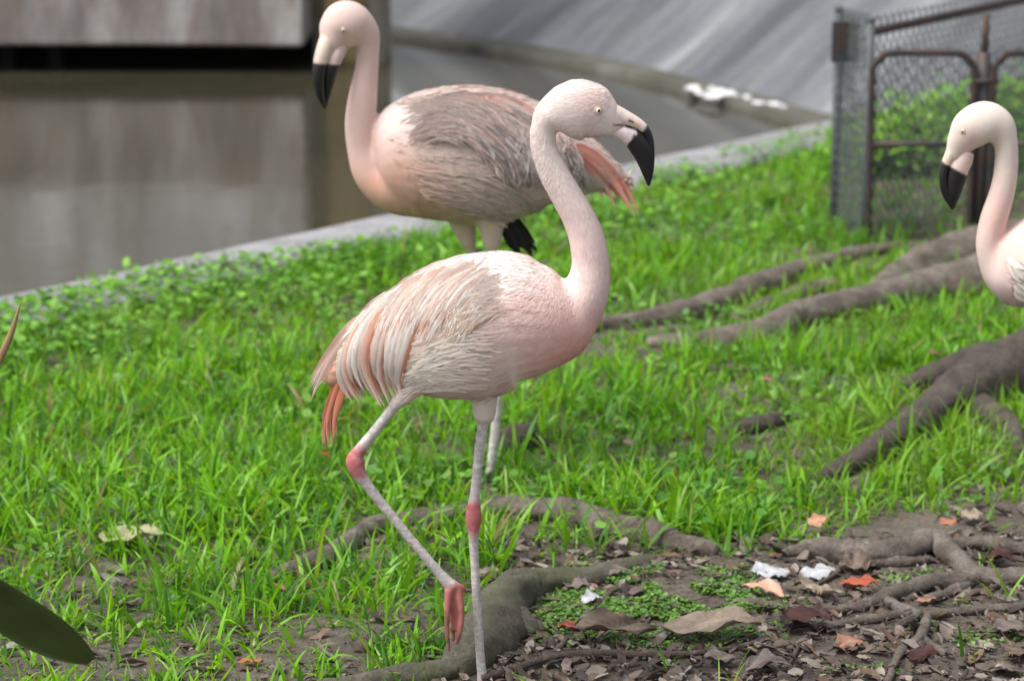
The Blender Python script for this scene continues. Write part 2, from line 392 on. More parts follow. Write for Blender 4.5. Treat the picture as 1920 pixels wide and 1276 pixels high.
root([(1480, 1032, 8), (1530, 1028, 20), (1620, 1040, 24), (1700, 1030, 26), (1750, 1018, 24), (1790, 1050, 20), (1830, 1082, 20), (1930, 1085, 20), (2050, 1075, 26)], M_root, 'gnarled pale root at the top of the root tangle',
     [[(1600, 1048, 14), (1680, 1052, 12), (1740, 1052, 8)], [(1760, 1022, 12), (1850, 1022, 14), (1930, 1030, 16), (2040, 1030, 18)], [(1790, 1050, 5), (1795, 1080, 6), (1800, 1118, 7)]], lift=.8)
root([(1380, 1185, 5), (1450, 1170, 7), (1530, 1152, 9), (1600, 1148, 11), (1680, 1118, 15), (1750, 1098, 18), (1830, 1092, 16)], M_root, 'slim curving root branching through the middle of the tangle',
     [[(1655, 1130, 9), (1690, 1150, 11), (1725, 1160, 9)], [(1730, 1135, 8), (1775, 1118, 10), (1820, 1100, 9)]], lift=.8)
root([(1535, 1182, 5), (1600, 1172, 8), (1690, 1158, 9), (1750, 1158, 9), (1840, 1148, 9), (1930, 1140, 9), (2020, 1132, 10)], M_root, 'thin forked root at the bottom of the tangle with a downward fork',
     [[(1740, 1160, 9), (1727, 1195, 11), (1690, 1225, 9), (1675, 1250, 7), (1665, 1285, 9)], [(1727, 1195, 8), (1750, 1215, 7), (1772, 1232, 7)], [(1730, 1158, 8), (1695, 1172, 8), (1676, 1184, 3)]], lift=.8)
root([(1340, 1138, 3), (1400, 1128, 7), (1460, 1140, 8), (1530, 1150, 6)], M_root, 'thin root passing under the salmon coloured leaf', lift=.8)
def twig(pts, label, sub=None):
    return root(pts, M_twig, label, sub, 'fallen twigs on the soil', 1.4, 'twig', .12, 8, 'twig', False)
twig([(905, 1284, 7), (960, 1268, 8), (1040, 1245, 8), (1130, 1238, 8), (1230, 1236, 7), (1330, 1228, 6), (1410, 1215, 5), (1440, 1200, 3)], 'long brown twig lying across the soil from the foot',
     [[(1028, 1248, 6), (1060, 1210, 6), (1100, 1165, 5), (1140, 1122, 5), (1172, 1104, 3)], [(1172, 1104, 2), (1190, 1112, 2), (1196, 1130, 1)]])
twig([(1168, 1228, 3), (1190, 1195, 4), (1215, 1168, 3), (1225, 1145, 3)], 'short thin twig leaning on the curled brown leaf')
twig([(1200, 1232, 4), (1290, 1218, 5), (1370, 1212, 4), (1440, 1195, 4), (1520, 1165, 3)], 'thin twig lying along the big tan leaf')
twig([(1430, 1090, 3), (1470, 1105, 4), (1500, 1110, 4)], 'short pale twig under the first silver leaf')
twig([(1495, 1112, 4), (1540, 1090, 4), (1600, 1055, 5), (1625, 1045, 3)], 'dark twig arching over the second silver leaf', [[(1497, 1110, 3), (1495, 1135, 4)]])
twig([(1800, 1130, 4), (1860, 1110, 5), (1925, 1090, 6)], 'dark twig at the frame edge over the tangle')
twig([(1480, 1250, 3), (1500, 1215, 5), (1512, 1200, 4)], 'short stub of twig below the maroon leaf')
twig([(1010, 1230, 2), (1030, 1200, 3), (1045, 1170, 2)], 'hair thin twig beside the mossy root')
twig([(870, 1272, 2), (900, 1240, 3), (915, 1210, 2)], 'hair thin twig in front of the mossy root')

# ------------------------------------------------------------------ flamingos
def bird(sp):
    Y0 = sp['Y']; org = np.array([V(*sp['foot'], Y0)[0], Y0, 0.0])
    root_o = empty('flamingo', org, sp['label'], 'flamingo', 'flamingos on the lawn')
    kk = Y0 / 4900.0
    def L3(px, py, dy=0.0): p = V(px, py, Y0) - org; p[1] = dy; return p
    A = Acc()
    for part in sp['lofts']:                     # rows: px, py, half height px, half depth px, depth offset px
        P = [L3(r[0], r[1], r[4] * kk if len(r) > 4 else 0) for r in part]
        v, f = loft(P, [r[2] * kk for r in part], [r[3] * kk for r in part], max(24, 12 * len(part)), 26)
        A.add(v, f)
    tmp = A.build('tmp', None)
    md = tmp.modifiers.new('r', 'REMESH'); md.mode = 'VOXEL'; md.voxel_size = sp['voxel']
    dg = bpy.context.evaluated_depsgraph_get(); me = bpy.data.meshes.new_from_object(tmp.evaluated_get(dg))
    bpy.data.objects.remove(tmp)
    nv = len(me.vertices); v = np.empty(nv * 3, np.float32); me.vertices.foreach_get('co', v); v = v.reshape(-1, 3).astype(float)
    ne = len(me.edges); e = np.empty(ne * 2, np.int32); me.edges.foreach_get('vertices', e); e = e.reshape(-1, 2)
    deg = np.bincount(e.ravel(), minlength=nv)[:, None]
    def smooth(v, it, wgt):
        for k in range(it):
            s = np.zeros_like(v)
            for c in range(3):
                s[:, c] = np.bincount(e[:, 0], v[e[:, 1], c], nv) + np.bincount(e[:, 1], v[e[:, 0], c], nv)
            v = v + wgt * (s / deg - v)
        return v
    def tophoto(v): return PIX(np.column_stack([v[:, 0] + org[0], np.full(len(v), Y0), v[:, 2] + org[2]]))
    px, py = tophoto(v)
    v = smooth(v, 3, .5)
    wj = np.zeros(nv)
    for (x, y, r) in sp['blend']: wj = np.maximum(wj, np.exp(-((px - x)**2 + (py - y)**2) / r**2))
    v = smooth(v, sp.get('bl_it', 60), .5 * wj[:, None])
    me.vertices.foreach_set('co', v.astype(np.float32).ravel()); me.update()
    px, py = tophoto(v)
    set_col(me, sp['color'](px, py, v, kk)); me.polygons.foreach_set('use_smooth', np.ones(len(me.polygons), bool))
    me.materials.clear(); me.materials.append(M_body); me.name = 'body'
    body = link(bpy.data.objects.new('body', me), root_o)
    me.calc_loop_triangles()
    bvh = BVHTree.FromPolygons([Vector(q) for q in v], [tuple(p.vertices) for p in me.polygons])
    def surf(px, py):                            # skin seen from the viewer's side
        q = L3(px, py); h = bvh.ray_cast(Vector((q[0], -1.0, q[2])), Vector((0, 1, 0)))
        return (h[0].y, h[1]) if h[0] is not None else (None, None)
    # bill
    for nm, part, f_ in sp['bill']:
        P = [L3(r[0], r[1], r[4] * kk) for r in part]
        v2, f2 = loft(P, [r[2] * kk for r in part], [r[3] * kk for r in part], 48, 20)
        qx, qy = tophoto(v2)
        mesh_np(nm, v2, f2, M_bill, root_o, True, f_(qx, qy))
    # eyes
    ex, ey, er = sp['eye']
    yy, nn = surf(ex, ey)
    for s in ((1, -1) if not sp.get('one_eye') else (1,)):
        c = L3(ex, ey); c[1] = yy; nrm = Vector(nn) if nn.y < 0 else -Vector(nn)
        if s < 0:
            c[1] = 2 * sp.get('head_dy', 0) * kk - yy; nrm.y = -nrm.y
        rad = er * kk
        eo = bpy.data.objects.new('eye', None); 
        bm = bmesh.new(); bmesh.ops.create_uvsphere(bm, u_segments=20, v_segments=12, radius=rad)
        me2 = bpy.data.meshes.new('eye'); bm.to_mesh(me2); bm.free(); me2.materials.append(M_iris)
        me2.polygons.foreach_set('use_smooth', np.ones(len(me2.polygons), bool))
        eo = link(bpy.data.objects.new('eye', me2), root_o); eo.location = Vector(c) - nrm * rad * .45
        bm = bmesh.new(); bmesh.ops.create_uvsphere(bm, u_segments=16, v_segments=10, radius=rad * .52)
        me3 = bpy.data.meshes.new('pupil'); bm.to_mesh(me3); bm.free(); me3.materials.append(M_pupil)
        po = link(bpy.data.objects.new('pupil', me3), eo); po.location = nrm * rad * .56
        th = np.linspace(0, 2 * math.pi, 20, endpoint=False)
        q = nrm.to_track_quat('Z', 'Y'); rv, rf = [], []
        for i, t in enumerate(th):
            for j in range(6):
                a = j * math.pi / 3; rr = rad * (1.0 + .2 * math.cos(a))
                rv.append(q @ Vector((rr * math.cos(t), rr * math.sin(t), rad * (.42 + .16 * math.sin(a)))))
        for i in range(20):
            for j in range(6):
                rf.append((i * 6 + j, ((i + 1) % 20) * 6 + j, ((i + 1) % 20) * 6 + (j + 1) % 6, i * 6 + (j + 1) % 6))
        mesh_np('eyelid', rv, rf, M_lid, eo)
    # wing, flank and tail feathers: single parts lying on the skin, mirrored to the far side
    rg = np.random.default_rng(sp['seed'])
    made = []
    for grp in sp['feathers']:
        guides = [crom(np.array(g, float), 30) for g in grp['guides']]
        for k in range(grp['n']):
            u = (k + rg.random()) / grp['n'] * (len(guides) - 1); i = min(int(u), len(guides) - 2) if len(guides) > 1 else 0
            gl = guides[i] * (1 - (u - i)) + guides[i + 1] * (u - i) if len(guides) > 1 else guides[0]
            s0 = rg.uniform(*grp['s0']); ln = rg.uniform(*grp['len']); s1 = min(1.0, s0 + ln)
            m = 9; t = np.linspace(s0, s1, m) * 29; ii = np.minimum(t.astype(int), 28); fr = (t - ii)[:, None]
            pl = gl[ii] * (1 - fr) + gl[ii + 1] * fr
            pl = pl + rg.normal(0, grp.get('jit', 4), 2) + np.linspace(0, 1, m)[:, None]**1.5 * rg.normal(0, grp.get('tipjit', 6), 2)
            wv_ = grp.get('wave', 0)
            tn = np.gradient(pl, axis=0); tn /= np.linalg.norm(tn, axis=1)[:, None] + 1e-9; nr = np.column_stack([-tn[:, 1], tn[:, 0]])
            if wv_: pl = pl + nr * (wv_ * np.sin(np.linspace(0, 4.2, m) + rg.uniform(0, 6)) * np.linspace(.2, 1, m))[:, None]
            wd = rg.uniform(*grp['w']); sh = np.array([.4, .8, .97, 1, .96, .86, .68, .42, .05]) if not grp.get('point') else np.array([.5, .9, 1, .95, .85, .7, .5, .28, .03])
            lift0, lift1 = grp['lift']; base_l = rg.uniform(lift0, lift1)
            if grp.get('yfix') is None and grp['lift'][0] >= 0 and any(surf(*q_)[0] is None for q_ in pl[:6]): continue
            yl = None; ys = []
            for j in range(m):
                y, _ = surf(*pl[j])
                if y is None or (yl is not None and abs(y - yl) > .05):
                    y = yl + grp.get('drop', .004) if yl is not None else -sp['hw'] * .35 * kk
                yl = y; ys.append(y)
            ys = np.array(ys); ys = np.convolve(np.r_[ys[0], ys, ys[-1]], [.25, .5, .25], 'valid')
            if grp.get('yfix') is not None: ys = np.full(m, grp['yfix'] * kk * rg.uniform(.2, 1))
            out = (base_l + np.linspace(0, 1, m) * grp.get('tiplift', 3) * rg.uniform(.2, 1.3)) * kk
            vv, cc = [], []; cb = sp['color'](pl[:, 0], pl[:, 1], None, kk); mbv = .7 * np.clip(1 - t / 29 / .35, 0, 1) * (grp.get('blendroot', 1))
            c0 = np.array(grp['cols'][rg.integers(len(grp['cols']))]); c1 = np.array(grp['tips'][rg.integers(len(grp['tips']))]) if 'tips' in grp else c0
            c0 = c0 * rg.uniform(.86, 1.12); strk = {q_: rg.normal(1, .07) for q_ in (-1, -.45, 0, .45, 1)}; vane = rg.uniform(0, 1)**1.3 * ('edge' in grp); tilt = rg.normal(0, .25)
            for j in range(m):
                h = wd * sh[j] / 2
                for s, dl in ((-1, .09 + tilt * .22), (-.45, -.02 + tilt * .1), (0, -.07), (.45, -.02 - tilt * .1), (1, .09 - tilt * .22)):
                    q = L3(pl[j][0] + nr[j][0] * h * s, pl[j][1] + nr[j][1] * h * s, 0); q[1] = ys[j] - out[j] + dl * h * kk
                    vv.append(q); f_ = (j / (m - 1))**1.4; b_ = ((c0 * (1 - f_) + c1 * f_) * (1 - mbv[j]) + cb[j] * mbv[j]) * strk[s]; cc.append(b_ * (.95 if abs(s) < .1 else 1) * (1 - vane * (s < 0)) + np.array(grp.get('edge', c0)) * vane * (s < 0))
            ff = [(j * 5 + i_, j * 5 + i_ + 1, (j + 1) * 5 + i_ + 1, (j + 1) * 5 + i_) for j in range(m - 1) for i_ in range(4)]
            o = mesh_np('feather', vv, ff, M_feather, root_o, True, np.clip(cc, 0, .95))
            if grp.get('label'): o['label'] = grp['label']
            if grp.get('mirror', True): made.append(o)
    sv, sc_ = [], []                             # loose silky barbs over the wing, too fine to count
    for grp in sp['feathers']:
        if not grp.get('hair'): continue
        guides = [crom(np.array(g, float), 30) for g in grp['guides']]
        for k in range(grp['hair']):
            u = rg.random() * (len(guides) - 1); i = min(int(u), len(guides) - 2)
            gl = guides[i] * (1 - (u - i)) + guides[i + 1] * (u - i)
            s0 = rg.uniform(*grp.get('hs', (0, .82))); s1 = min(1.03, s0 + rg.uniform(.14, .34)); t = np.linspace(s0, s1, 6) * 29; ii = np.clip(t.astype(int), 0, 28); fr = (t - ii)[:, None]
            pl = gl[ii] * (1 - fr) + gl[ii + 1] * fr + rg.normal(0, 5, 2) - (gl[6] - gl[0]) * (rg.random() * (1 - s0) ** 3 * .8) + np.linspace(0, 1, 6)[:, None]**1.6 * rg.normal(0, 3.2, 2)
            tn = np.gradient(pl, axis=0); tn /= np.linalg.norm(tn, axis=1)[:, None] + 1e-9; nr = np.column_stack([-tn[:, 1], tn[:, 0]])
            pl = pl + nr * (grp.get('wave', 0) * .7 * np.sin(np.linspace(0, 3.5, 6) + rg.uniform(0, 6)))[:, None]
            ys = [surf(*q)[0] for q in pl]
            if any(y is None for y in ys): continue
            out = (rg.uniform(grp['lift'][0] + 1, grp['lift'][1] + 2) + np.linspace(0, 1, 6) * grp.get('tiplift', 3) * rg.uniform(.2, 1)) * kk
            wd = rg.uniform(1.6, 4.2); c0 = np.array((grp['cols'] + grp.get('tips', []))[rg.integers(len(grp['cols'] + grp.get('tips', [])))]) * rg.uniform(.9, 1.12)
            if 'edge' in grp and rg.random() < .16: c0 = c0 * .35 + np.array(grp['edge']) * .65
            mb = .85 * max(0, 1 - s0 / .38); cb = sp['color'](pl[:1, 0], pl[:1, 1], None, kk)[0]; c0 = c0 * (1 - mb) + cb * mb * rg.uniform(.92, 1.06)
            for j in range(6):
                h = wd * (.5, .9, 1, .85, .55, .08)[j] / 2
                for sd in (-1, 1):
                    q = L3(pl[j][0] + nr[j][0] * h * sd, pl[j][1] + nr[j][1] * h * sd, 0); q[1] = ys[j] - out[j]; sv.append(q); sc_.append(c0)
    if sv:
        nb_ = len(sv) // 12; sf = (np.arange(nb_)[:, None, None] * 12 + np.array([[2 * j, 2 * j + 1, 2 * j + 3, 2 * j + 2] for j in range(5)])[None]).reshape(-1, 4)
        mesh_np('feather_barbs', np.array(sv), sf, M_feather, root_o, True, np.clip(sc_, 0, .95))['kind'] = 'stuff'
    A = Acc()                                    # the far side, which the photograph shows nothing of
    for o in made:
        q = np.array([p.co[:] for p in o.data.vertices]) * (1, -1, 1)
        cc = np.empty(len(q) * 4, np.float32); o.data.color_attributes['col'].data.foreach_get('color', cc)
        A.v.append(q); A.f += [tuple(i_ + A.n for i_ in p.vertices) for p in o.data.polygons]; A.c.append(cc.reshape(-1, 4)[:, :3]); A.n += len(q)
    A.build('far_plumage', M_feather, root_o)['kind'] = 'stuff'
    # short contour plumage, too many to count
    nf = sp['plumage']
    tri = np.array([t.vertices[:] for t in me.loop_triangles]); tv = v[tri]; ar = np.linalg.norm(np.cross(tv[:, 1] - tv[:, 0], tv[:, 2] - tv[:, 0]), axis=1)
    ok = sp['pmask'](*tophoto(tv.mean(1))); pr_ = ar * ok; pr_ /= pr_.sum()
    pick = rg.choice(len(tri), nf, p=pr_); bc = rg.dirichlet((1, 1, 1), nf)[:, :, None]; P = (tv[pick] * bc).sum(1)
    N = np.cross(tv[pick][:, 1] - tv[pick][:, 0], tv[pick][:, 2] - tv[pick][:, 0]); N /= np.linalg.norm(N, axis=1)[:, None] + 1e-12
    qx, qy = tophoto(P); D = sp['flow'](qx, qy); D = np.column_stack([D[0], rg.normal(0, .12, nf), D[1] + rg.normal(0, .12, nf)])
    D -= N * (D * N).sum(1)[:, None]; D /= np.linalg.norm(D, axis=1)[:, None] + 1e-9; W = np.cross(N, D)
    ln = sp['plen'](qx, qy) * kk * rg.uniform(.7, 1.3, nf); wd = ln * rg.uniform(.16, .28, nf)
    cl = sp['color'](qx, qy, P, kk); cl = cl * rg.uniform(.94, 1.06, (nf, 1))
    vv = []
    for s, wf, lf in ((-.1, .5, -.015), (.35, 1, .010), (.75, .75, .018), (1.0, .08, .022)):
        for sd in (-1, 1): vv.append(P + D * (ln * s)[:, None] + W * (wd * wf * .5 * sd)[:, None] + N * (ln * lf)[:, None])
    vv = np.stack(vv, 1).reshape(-1, 3); bi = np.arange(nf)[:, None, None] * 8
    ff = (bi + np.array([[0, 1, 3, 2], [2, 3, 5, 4], [4, 5, 7, 6]])[None]).reshape(-1, 4)
    o = mesh_np('plumage', vv, ff, M_feather, root_o, True, np.clip(np.repeat(cl, 8, 0), 0, .95)); o['kind'] = 'stuff'
    return root_o

WHITE, CREAM, PINK, SALM = np.array((.82, .71, .655)), np.array((.75, .62, .51)), np.array((.82, .47, .40)), np.array((.72, .30, .20))
LEGG, LEGP = np.array((.47, .43, .41)), np.array((.46, .125, .13))
def legcol(c, px, py, y_leg, joints, wnoise):
    k = sstep(y_leg - 6, y_leg + 6, py); c = mixc(c, LEGG * 1.0, k); c = mixc(c, (.64, .60, .57), k * sstep(.35, .75, vnoise(px, py, .35, 6) * .6 + vnoise(px, py, .12, 7) * .4))
    c = c * (1 - .16 * k * (vnoise(px * .15, py, .33, 16) > .55))[:, None]
    for (x, y, r, s) in joints:
        d = np.sqrt((px - x)**2 + (py - y)**2) + 9 * (vnoise(px, py, .16, 9) - .5); s = s * (.72 + .45 * vnoise(px * .5, py, .3, 10)); c = mixc(c, LEGP, np.clip(s, 0, 1) * (1 - sstep(r * .55, r * 1.3, d)) * k)
    return c
# --- front bird
def col_front(px, py, P, kk):
    c = mixc(WHITE, WHITE, px * 0)
    nz = vnoise(px, py, .02, 3) - .5
    c = mixc(c, (.79, .59, .55), .8 * np.exp(-((px - 1090)**2 / 90**2 + (py - 470)**2 / 130**2)) * (py > 300))       # lower neck
    c = mixc(c, PINK, np.clip(.85 + nz, 0, 1) * np.exp(-((px - 1085)**2 / 105**2 + (py - 645)**2 / 85**2)))  # pink breast flush, strengthened to warm the shadow under the chest
    c = mixc(c, (.78, .51, .46), np.clip(.8 + nz, 0, 1) * np.exp(-((px - 1005)**2 / 90**2 + (py - 580)**2 / 45**2)))
    c = mixc(c, CREAM, .75 * sstep(985, 800, px) * sstep(500, 640, py))  # cream plumage, warmed on the belly for bounce off grass and earth
    c = mixc(c, (.68, .48, .45), .75 * np.exp(-((px - 1112)**2 / 36**2 + (py - 190)**2 / 26**2)))
    c = mixc(c, (.60, .48, .42), .6 * sstep(236, 262, py) * (px > 1050) * (py < 275))
    c = mixc(c, (.66, .54, .51), sstep(1140, 1165, px) * (py < 300)); c = mixc(c, (.03, .02, .02), (1 - sstep(.8, 2.0, pdist(px, py, GAPE))) * (px < 1200))                        # face
    c = mixc(c, (.64, .36, .27), sstep(690, 640, px) * sstep(640, 690, py) * (py < 748))
    c = legcol(c, px, py, 748, [(668, 858, 34, .95), (888, 968, 36, 1), (905, 1290, 22, .5)], 0)
    ft = (px < 880) * (px > 826) * sstep(1074, 1092, py + .3 * (px - 850)); c = mixc(c, (.40, .13, .115), ft * .95); c = mixc(c, (.24, .12, .09), ft * sstep(.45, .7, vnoise(px, py * .4, .16, 14)) * sstep(1100, 1130, py))
    th = ((px > 870) & (px < 945) & (py > 735)) * (1 - sstep(782, 792, py)); c = mixc(c, (.66, .58, .50), th.astype(float))
    return c
def bill_col(base, black, edge):
    def f(px, py):
        d = edge(px, py); return mixc(base, black, sstep(-2, 2, d))
    return f
front_edge = lambda px, py: ((px - 1180) * .60 + (py - 272) * .80) + 2.0 * np.sin(py * .35)
BLK = (.014, .013, .014)
def pdist(px, py, line):
    d = np.full(len(px), 1e9)
    for (x0, y0), (x1, y1) in zip(line[:-1], line[1:]):
        t = np.clip(((px - x0) * (x1 - x0) + (py - y0) * (y1 - y0)) / ((x1 - x0)**2 + (y1 - y0)**2), 0, 1)
        d = np.minimum(d, np.hypot(px - x0 - t * (x1 - x0), py - y0 - t * (y1 - y0)))
    return d
GAPE = [(1148, 231), (1171, 234.5), (1190, 240), (1205, 250.5), (1214, 259)]
def front_low(px, py):
    c = mixc((.76, .63, .62), BLK, sstep(-1.5, 1.5, (px - 1186) * .81 + (py - 256) * .58 + 1.5 * np.sin(py * .5)))
    return mixc(c, (.03, .02, .02), 1 - sstep(.9, 2.2, pdist(px, py, GAPE)))
def front_up(px, py):
    c = mixc((.72, .60, .53), BLK, sstep(-1.5, 1.5, (px - 1209) * .75 + (py - 240) * .66))
    c = mixc(c, (.62, .42, .22), .8 * (1 - sstep(2, 6, pdist(px, py, [(1180, 224), (1198, 236)]))))
    c = mixc(c, (.05, .03, .02), 1 - sstep(.8, 2.0, pdist(px, py, [(1178, 225), (1186, 228.5)])))
    return mixc(c, (.03, .02, .02), 1 - sstep(.9, 2.2, pdist(px, py, GAPE)))
def flow_front(px, py):
    nk = sstep(980, 1075, px) * sstep(650, 500, py); hd = sstep(262, 215, py) * sstep(1005, 1060, px)
    a = .25 + .35 * sstep(950, 1080, px)
    dx = -np.cos(a) * (1 - nk) + .32 * nk * sstep(560, 470, py); dz = -np.sin(a) * (1 - nk) - 1.0 * nk
    return dx * (1 - hd) - .95 * hd, dz * (1 - hd) - .25 * hd
front = dict(Y=FRONT_Y, foot=(903, 1283), label='pale pink flamingo stepping with one leg lifted, beak pointing down over the lawn', voxel=.0031, seed=5, hw=100,
    lofts=[
        [(612, 715, 12, 10), (650, 690, 34, 30), (695, 662, 66, 56), (750, 640, 95, 80), (820, 627, 124, 102), (890, 613, 137, 112), (950, 597, 129, 110), (1010, 598, 107, 98), (1060, 597, 80, 78), (1098, 588, 48, 50)],
        [(1000, 615, 66, 70), (1056, 596, 66, 64), (1094, 555, 48, 48), (1107, 505, 37, 37), (1102, 455, 34, 34), (1086, 410, 31, 31), (1062, 367, 29, 29), (1039, 325, 27.5, 27), (1023, 285, 25, 25), (1018, 257, 24, 24), (1021, 238, 25.5, 25), (1033, 220, 35, 31), (1057, 210, 50, 36), (1085, 206, 56, 39), (1108, 209, 54.5, 37), (1128, 218.5, 43, 30), (1147, 228, 30, 21), (1162, 233, 20, 14), (1172, 236, 12, 8)],
        [(1058, 172, 12, 12), (1072, 160, 11, 11), (1088, 155, 9, 10), (1106, 159, 9, 9), (1116, 167, 8, 8)],
        [(800, 690, 30, 30, -25), (762, 730, 22, 20, -30), (738, 758, 11.5, 11, -30), (705, 800, 10.5, 10, -30), (676, 836, 12, 11, -30), (668, 856, 18.5, 16, -30), (674, 878, 15, 14, -30), (694, 906, 10.5, 10, -30), (750, 976, 9.5, 9, -30), (800, 1036, 9.5, 9, -30), (832, 1074, 11, 10, -30), (849, 1092, 15, 13, -30)],
        [(850, 1088, 13, 12, -30), (851, 1130, 7, 6, -22), (850, 1165, 6, 6, -22), (850, 1194, 4, 4, -24)],
        [(858, 1092, 9, 8, -30), (866, 1130, 6.5, 7, -38), (864, 1165, 6, 6, -40), (857, 1195, 4, 4, -38)],
        [(842, 1095, 8, 8, -38), (839, 1140, 6, 6, -46), (840, 1178, 5, 5, -46), (843, 1206, 3.2, 4, -44)],
        [(851, 1105, 12, 4, -33), (852, 1140, 11, 3.4, -32), (851, 1172, 8, 3.2, -31)],
        [(856, 1088, 7, 7, -30), (868, 1094, 6, 6, -24), (874, 1104, 3, 3, -20)],
        [(905, 690, 38, 36, -4), (908, 735, 27, 26, -4), (908, 766, 23, 22, -4), (907, 783, 20, 19, -4), (905, 795, 11, 11, -4), (899, 840, 10, 10, -4), (892, 910, 9.5, 9.5, -4), (889, 940, 12, 12, -4), (888, 968, 16, 15, -4), (888, 994, 11.5, 12, -4), (889, 1030, 9, 9, -4), (894, 1120, 9, 9, -4), (900, 1220, 9, 9, -4), (904, 1262, 10, 10, -4), (906, 1282, 13, 13, -4)],
        [(903, 1280, 9, 10, -4), (935, 1284, 7, 9, 16), (985, 1288, 5, 7, 8), (1000, 1290, 3, 4, 6)],
        [(903, 1280, 9, 10, -4), (935, 1284, 7, 9, 34), (980, 1287, 5, 7, 52), (995, 1289, 3, 4, 58)],
        [(903, 1280, 9, 10, -4), (930, 1285, 7, 9, 0), (960, 1288, 5, 7, -26), (972, 1290, 3, 4, -34)],
        [(905, 1283, 6, 10, -4), (940, 1287, 4, 26, 20), (965, 1289, 3.4, 34, 18)]],
    blend=[(1055, 530, 40), (1120, 600, 60), (1055, 262, 18), (1100, 165, 30), (775, 740, 28), (900, 735, 26)],
    color=col_front,
    bill=[('lower_bill', [(1146, 243, 11, 12, 0), (1161, 246, 13.5, 13, 0), (1184, 256, 18.5, 13, 0), (1203, 280, 20, 11, 0), (1211, 306, 14.5, 8, 0), (1215, 329, 9, 5, 0), (1216, 348, 2, 2, 0)], front_low),
          ('upper_bill', [(1122, 206, 28, 24, 0), (1148, 212.5, 19, 17, 0), (1171, 221.5, 15, 13, 0), (1192, 230.5, 11.5, 11, 0), (1209, 243, 9, 9, 0), (1219, 262, 6.5, 7.5, 0), (1223, 290, 4.5, 6, 0), (1222, 320, 3.6, 4, 0), (1217, 347, 2, 2, 0)], front_up)],
    eye=(1121, 203, 7.2),
    feathers=[
        dict(n=22, guides=[[(660, 668), (640, 705), (622, 745), (610, 790), (614, 840)], [(672, 672), (650, 715), (638, 750), (630, 775), (628, 800)]], s0=(0, .1), len=(.8, 1), w=(8, 14), lift=(-24, -4), tiplift=2, cols=[(.68, .19, .09), (.72, .24, .13)], tips=[(.72, .34, .24)], point=True, drop=.0, jit=4, tipjit=7, label='long orange tail feather', blendroot=0),
        dict(hair=200, n=14, guides=[[(690, 590), (655, 615), (622, 650), (597, 690), (577, 735)], [(690, 620), (655, 645), (628, 675), (605, 705), (590, 722)]], s0=(0, .15), len=(.7, 1), w=(10, 16), lift=(-22, 2), tiplift=1, cols=[(.70, .55, .47), (.80, .70, .62)], tips=[(.78, .52, .41), (.84, .75, .68)], point=True, drop=.0, jit=4, tipjit=5),
        dict(n=6, guides=[[(700, 640), (675, 680), (668, 710), (680, 735)], [(675, 640), (655, 680), (650, 710), (660, 728)]], s0=(.1, .3), len=(.6, .7), w=(16, 20), lift=(-8, -4), cols=[(.72, .24, .12)], label='orange covert feather', blendroot=0),
        dict(hair=260, hs=(0, .3), n=54, edge=(.74, .28, .16), guides=[[(715, 556), (670, 606), (644, 661), (643, 706), (663, 748)], [(753, 527), (691, 582), (660, 641), (653, 696), (684, 753)], [(801, 503), (732, 558), (698, 613), (688, 668), (722, 752)], [(853, 489), (781, 534), (739, 599), (725, 682), (741, 735)], [(887, 499), (836, 534), (781, 599), (753, 682), (752, 715)]], s0=(.08, .4), len=(.5, .85), w=(13, 21), lift=(0, 7), tiplift=5, cols=[(.84, .75, .67), (.88, .81, .75), (.80, .56, .46), (.76, .38, .25), (.80, .70, .61), (.87, .79, .71), (.62, .48, .40), (.87, .80, .73)], tips=[(.88, .81, .75), (.86, .76, .69), (.82, .64, .55)], jit=4, tipjit=5),
        dict(hair=420, hs=(0, .7), n=60, edge=(.70, .38, .26), guides=[[(780, 512), (725, 552), (690, 605)], [(830, 490), (775, 525), (735, 575), (715, 625)], [(890, 482), (830, 515), (790, 560), (760, 620)], [(915, 495), (870, 525), (830, 575), (790, 640)]], s0=(0, .35), len=(.35, .6), w=(10, 16), lift=(3, 7), tiplift=3.5, cols=[(.86, .77, .69), (.80, .63, .52), (.66, .52, .43), (.80, .52, .39), (.87, .79, .72)], tips=[(.88, .81, .75), (.82, .69, .60)], jit=5, tipjit=6, wave=2),
        dict(hair=600, n=44, edge=(.62, .40, .28), guides=[[(925, 500), (880, 512), (850, 540), (835, 565)], [(930, 535), (885, 548), (855, 580), (838, 605)], [(935, 560), (895, 575), (868, 595), (856, 612)]], s0=(0, .45), len=(.35, .55), w=(6, 11), lift=(2, 6), tiplift=4, cols=[(.80, .69, .59), (.87, .79, .71), (.66, .50, .40)], jit=6, tipjit=7, wave=3.5),
        dict(hair=550, n=74, guides=[[(935, 598), (885, 604), (840, 612), (800, 634)], [(915, 640), (860, 638), (815, 646), (776, 662)], [(900, 680), (840, 676), (795, 685), (754, 706)], [(890, 715), (830, 712), (785, 716), (748, 732)]], s0=(.1, .62), len=(.28, .42), w=(8, 14), lift=(0, 4), tiplift=4.5, cols=[(.85, .77, .68), (.80, .70, .60), (.88, .81, .74)], jit=5, tipjit=6, wave=1.5)],
    plumage=26000, pmask=lambda px, py: (py > 145) * sstep(1158, 1090, px + .4 * (py - 200) * (py < 270)) ** (py < 300) * (py < 742) * (px > 640) * (1 - ((px < 800) & (py > 690))) * (1 + 2.2 * sstep(960, 1080, px) + 1.6 * (py < 440)),
    flow=flow_front,
    plen=lambda px, py: 11 + 17 * sstep(1060, 850, px) * (py > 440) - 2 * (py < 460) * (px > 985))
bird(front)

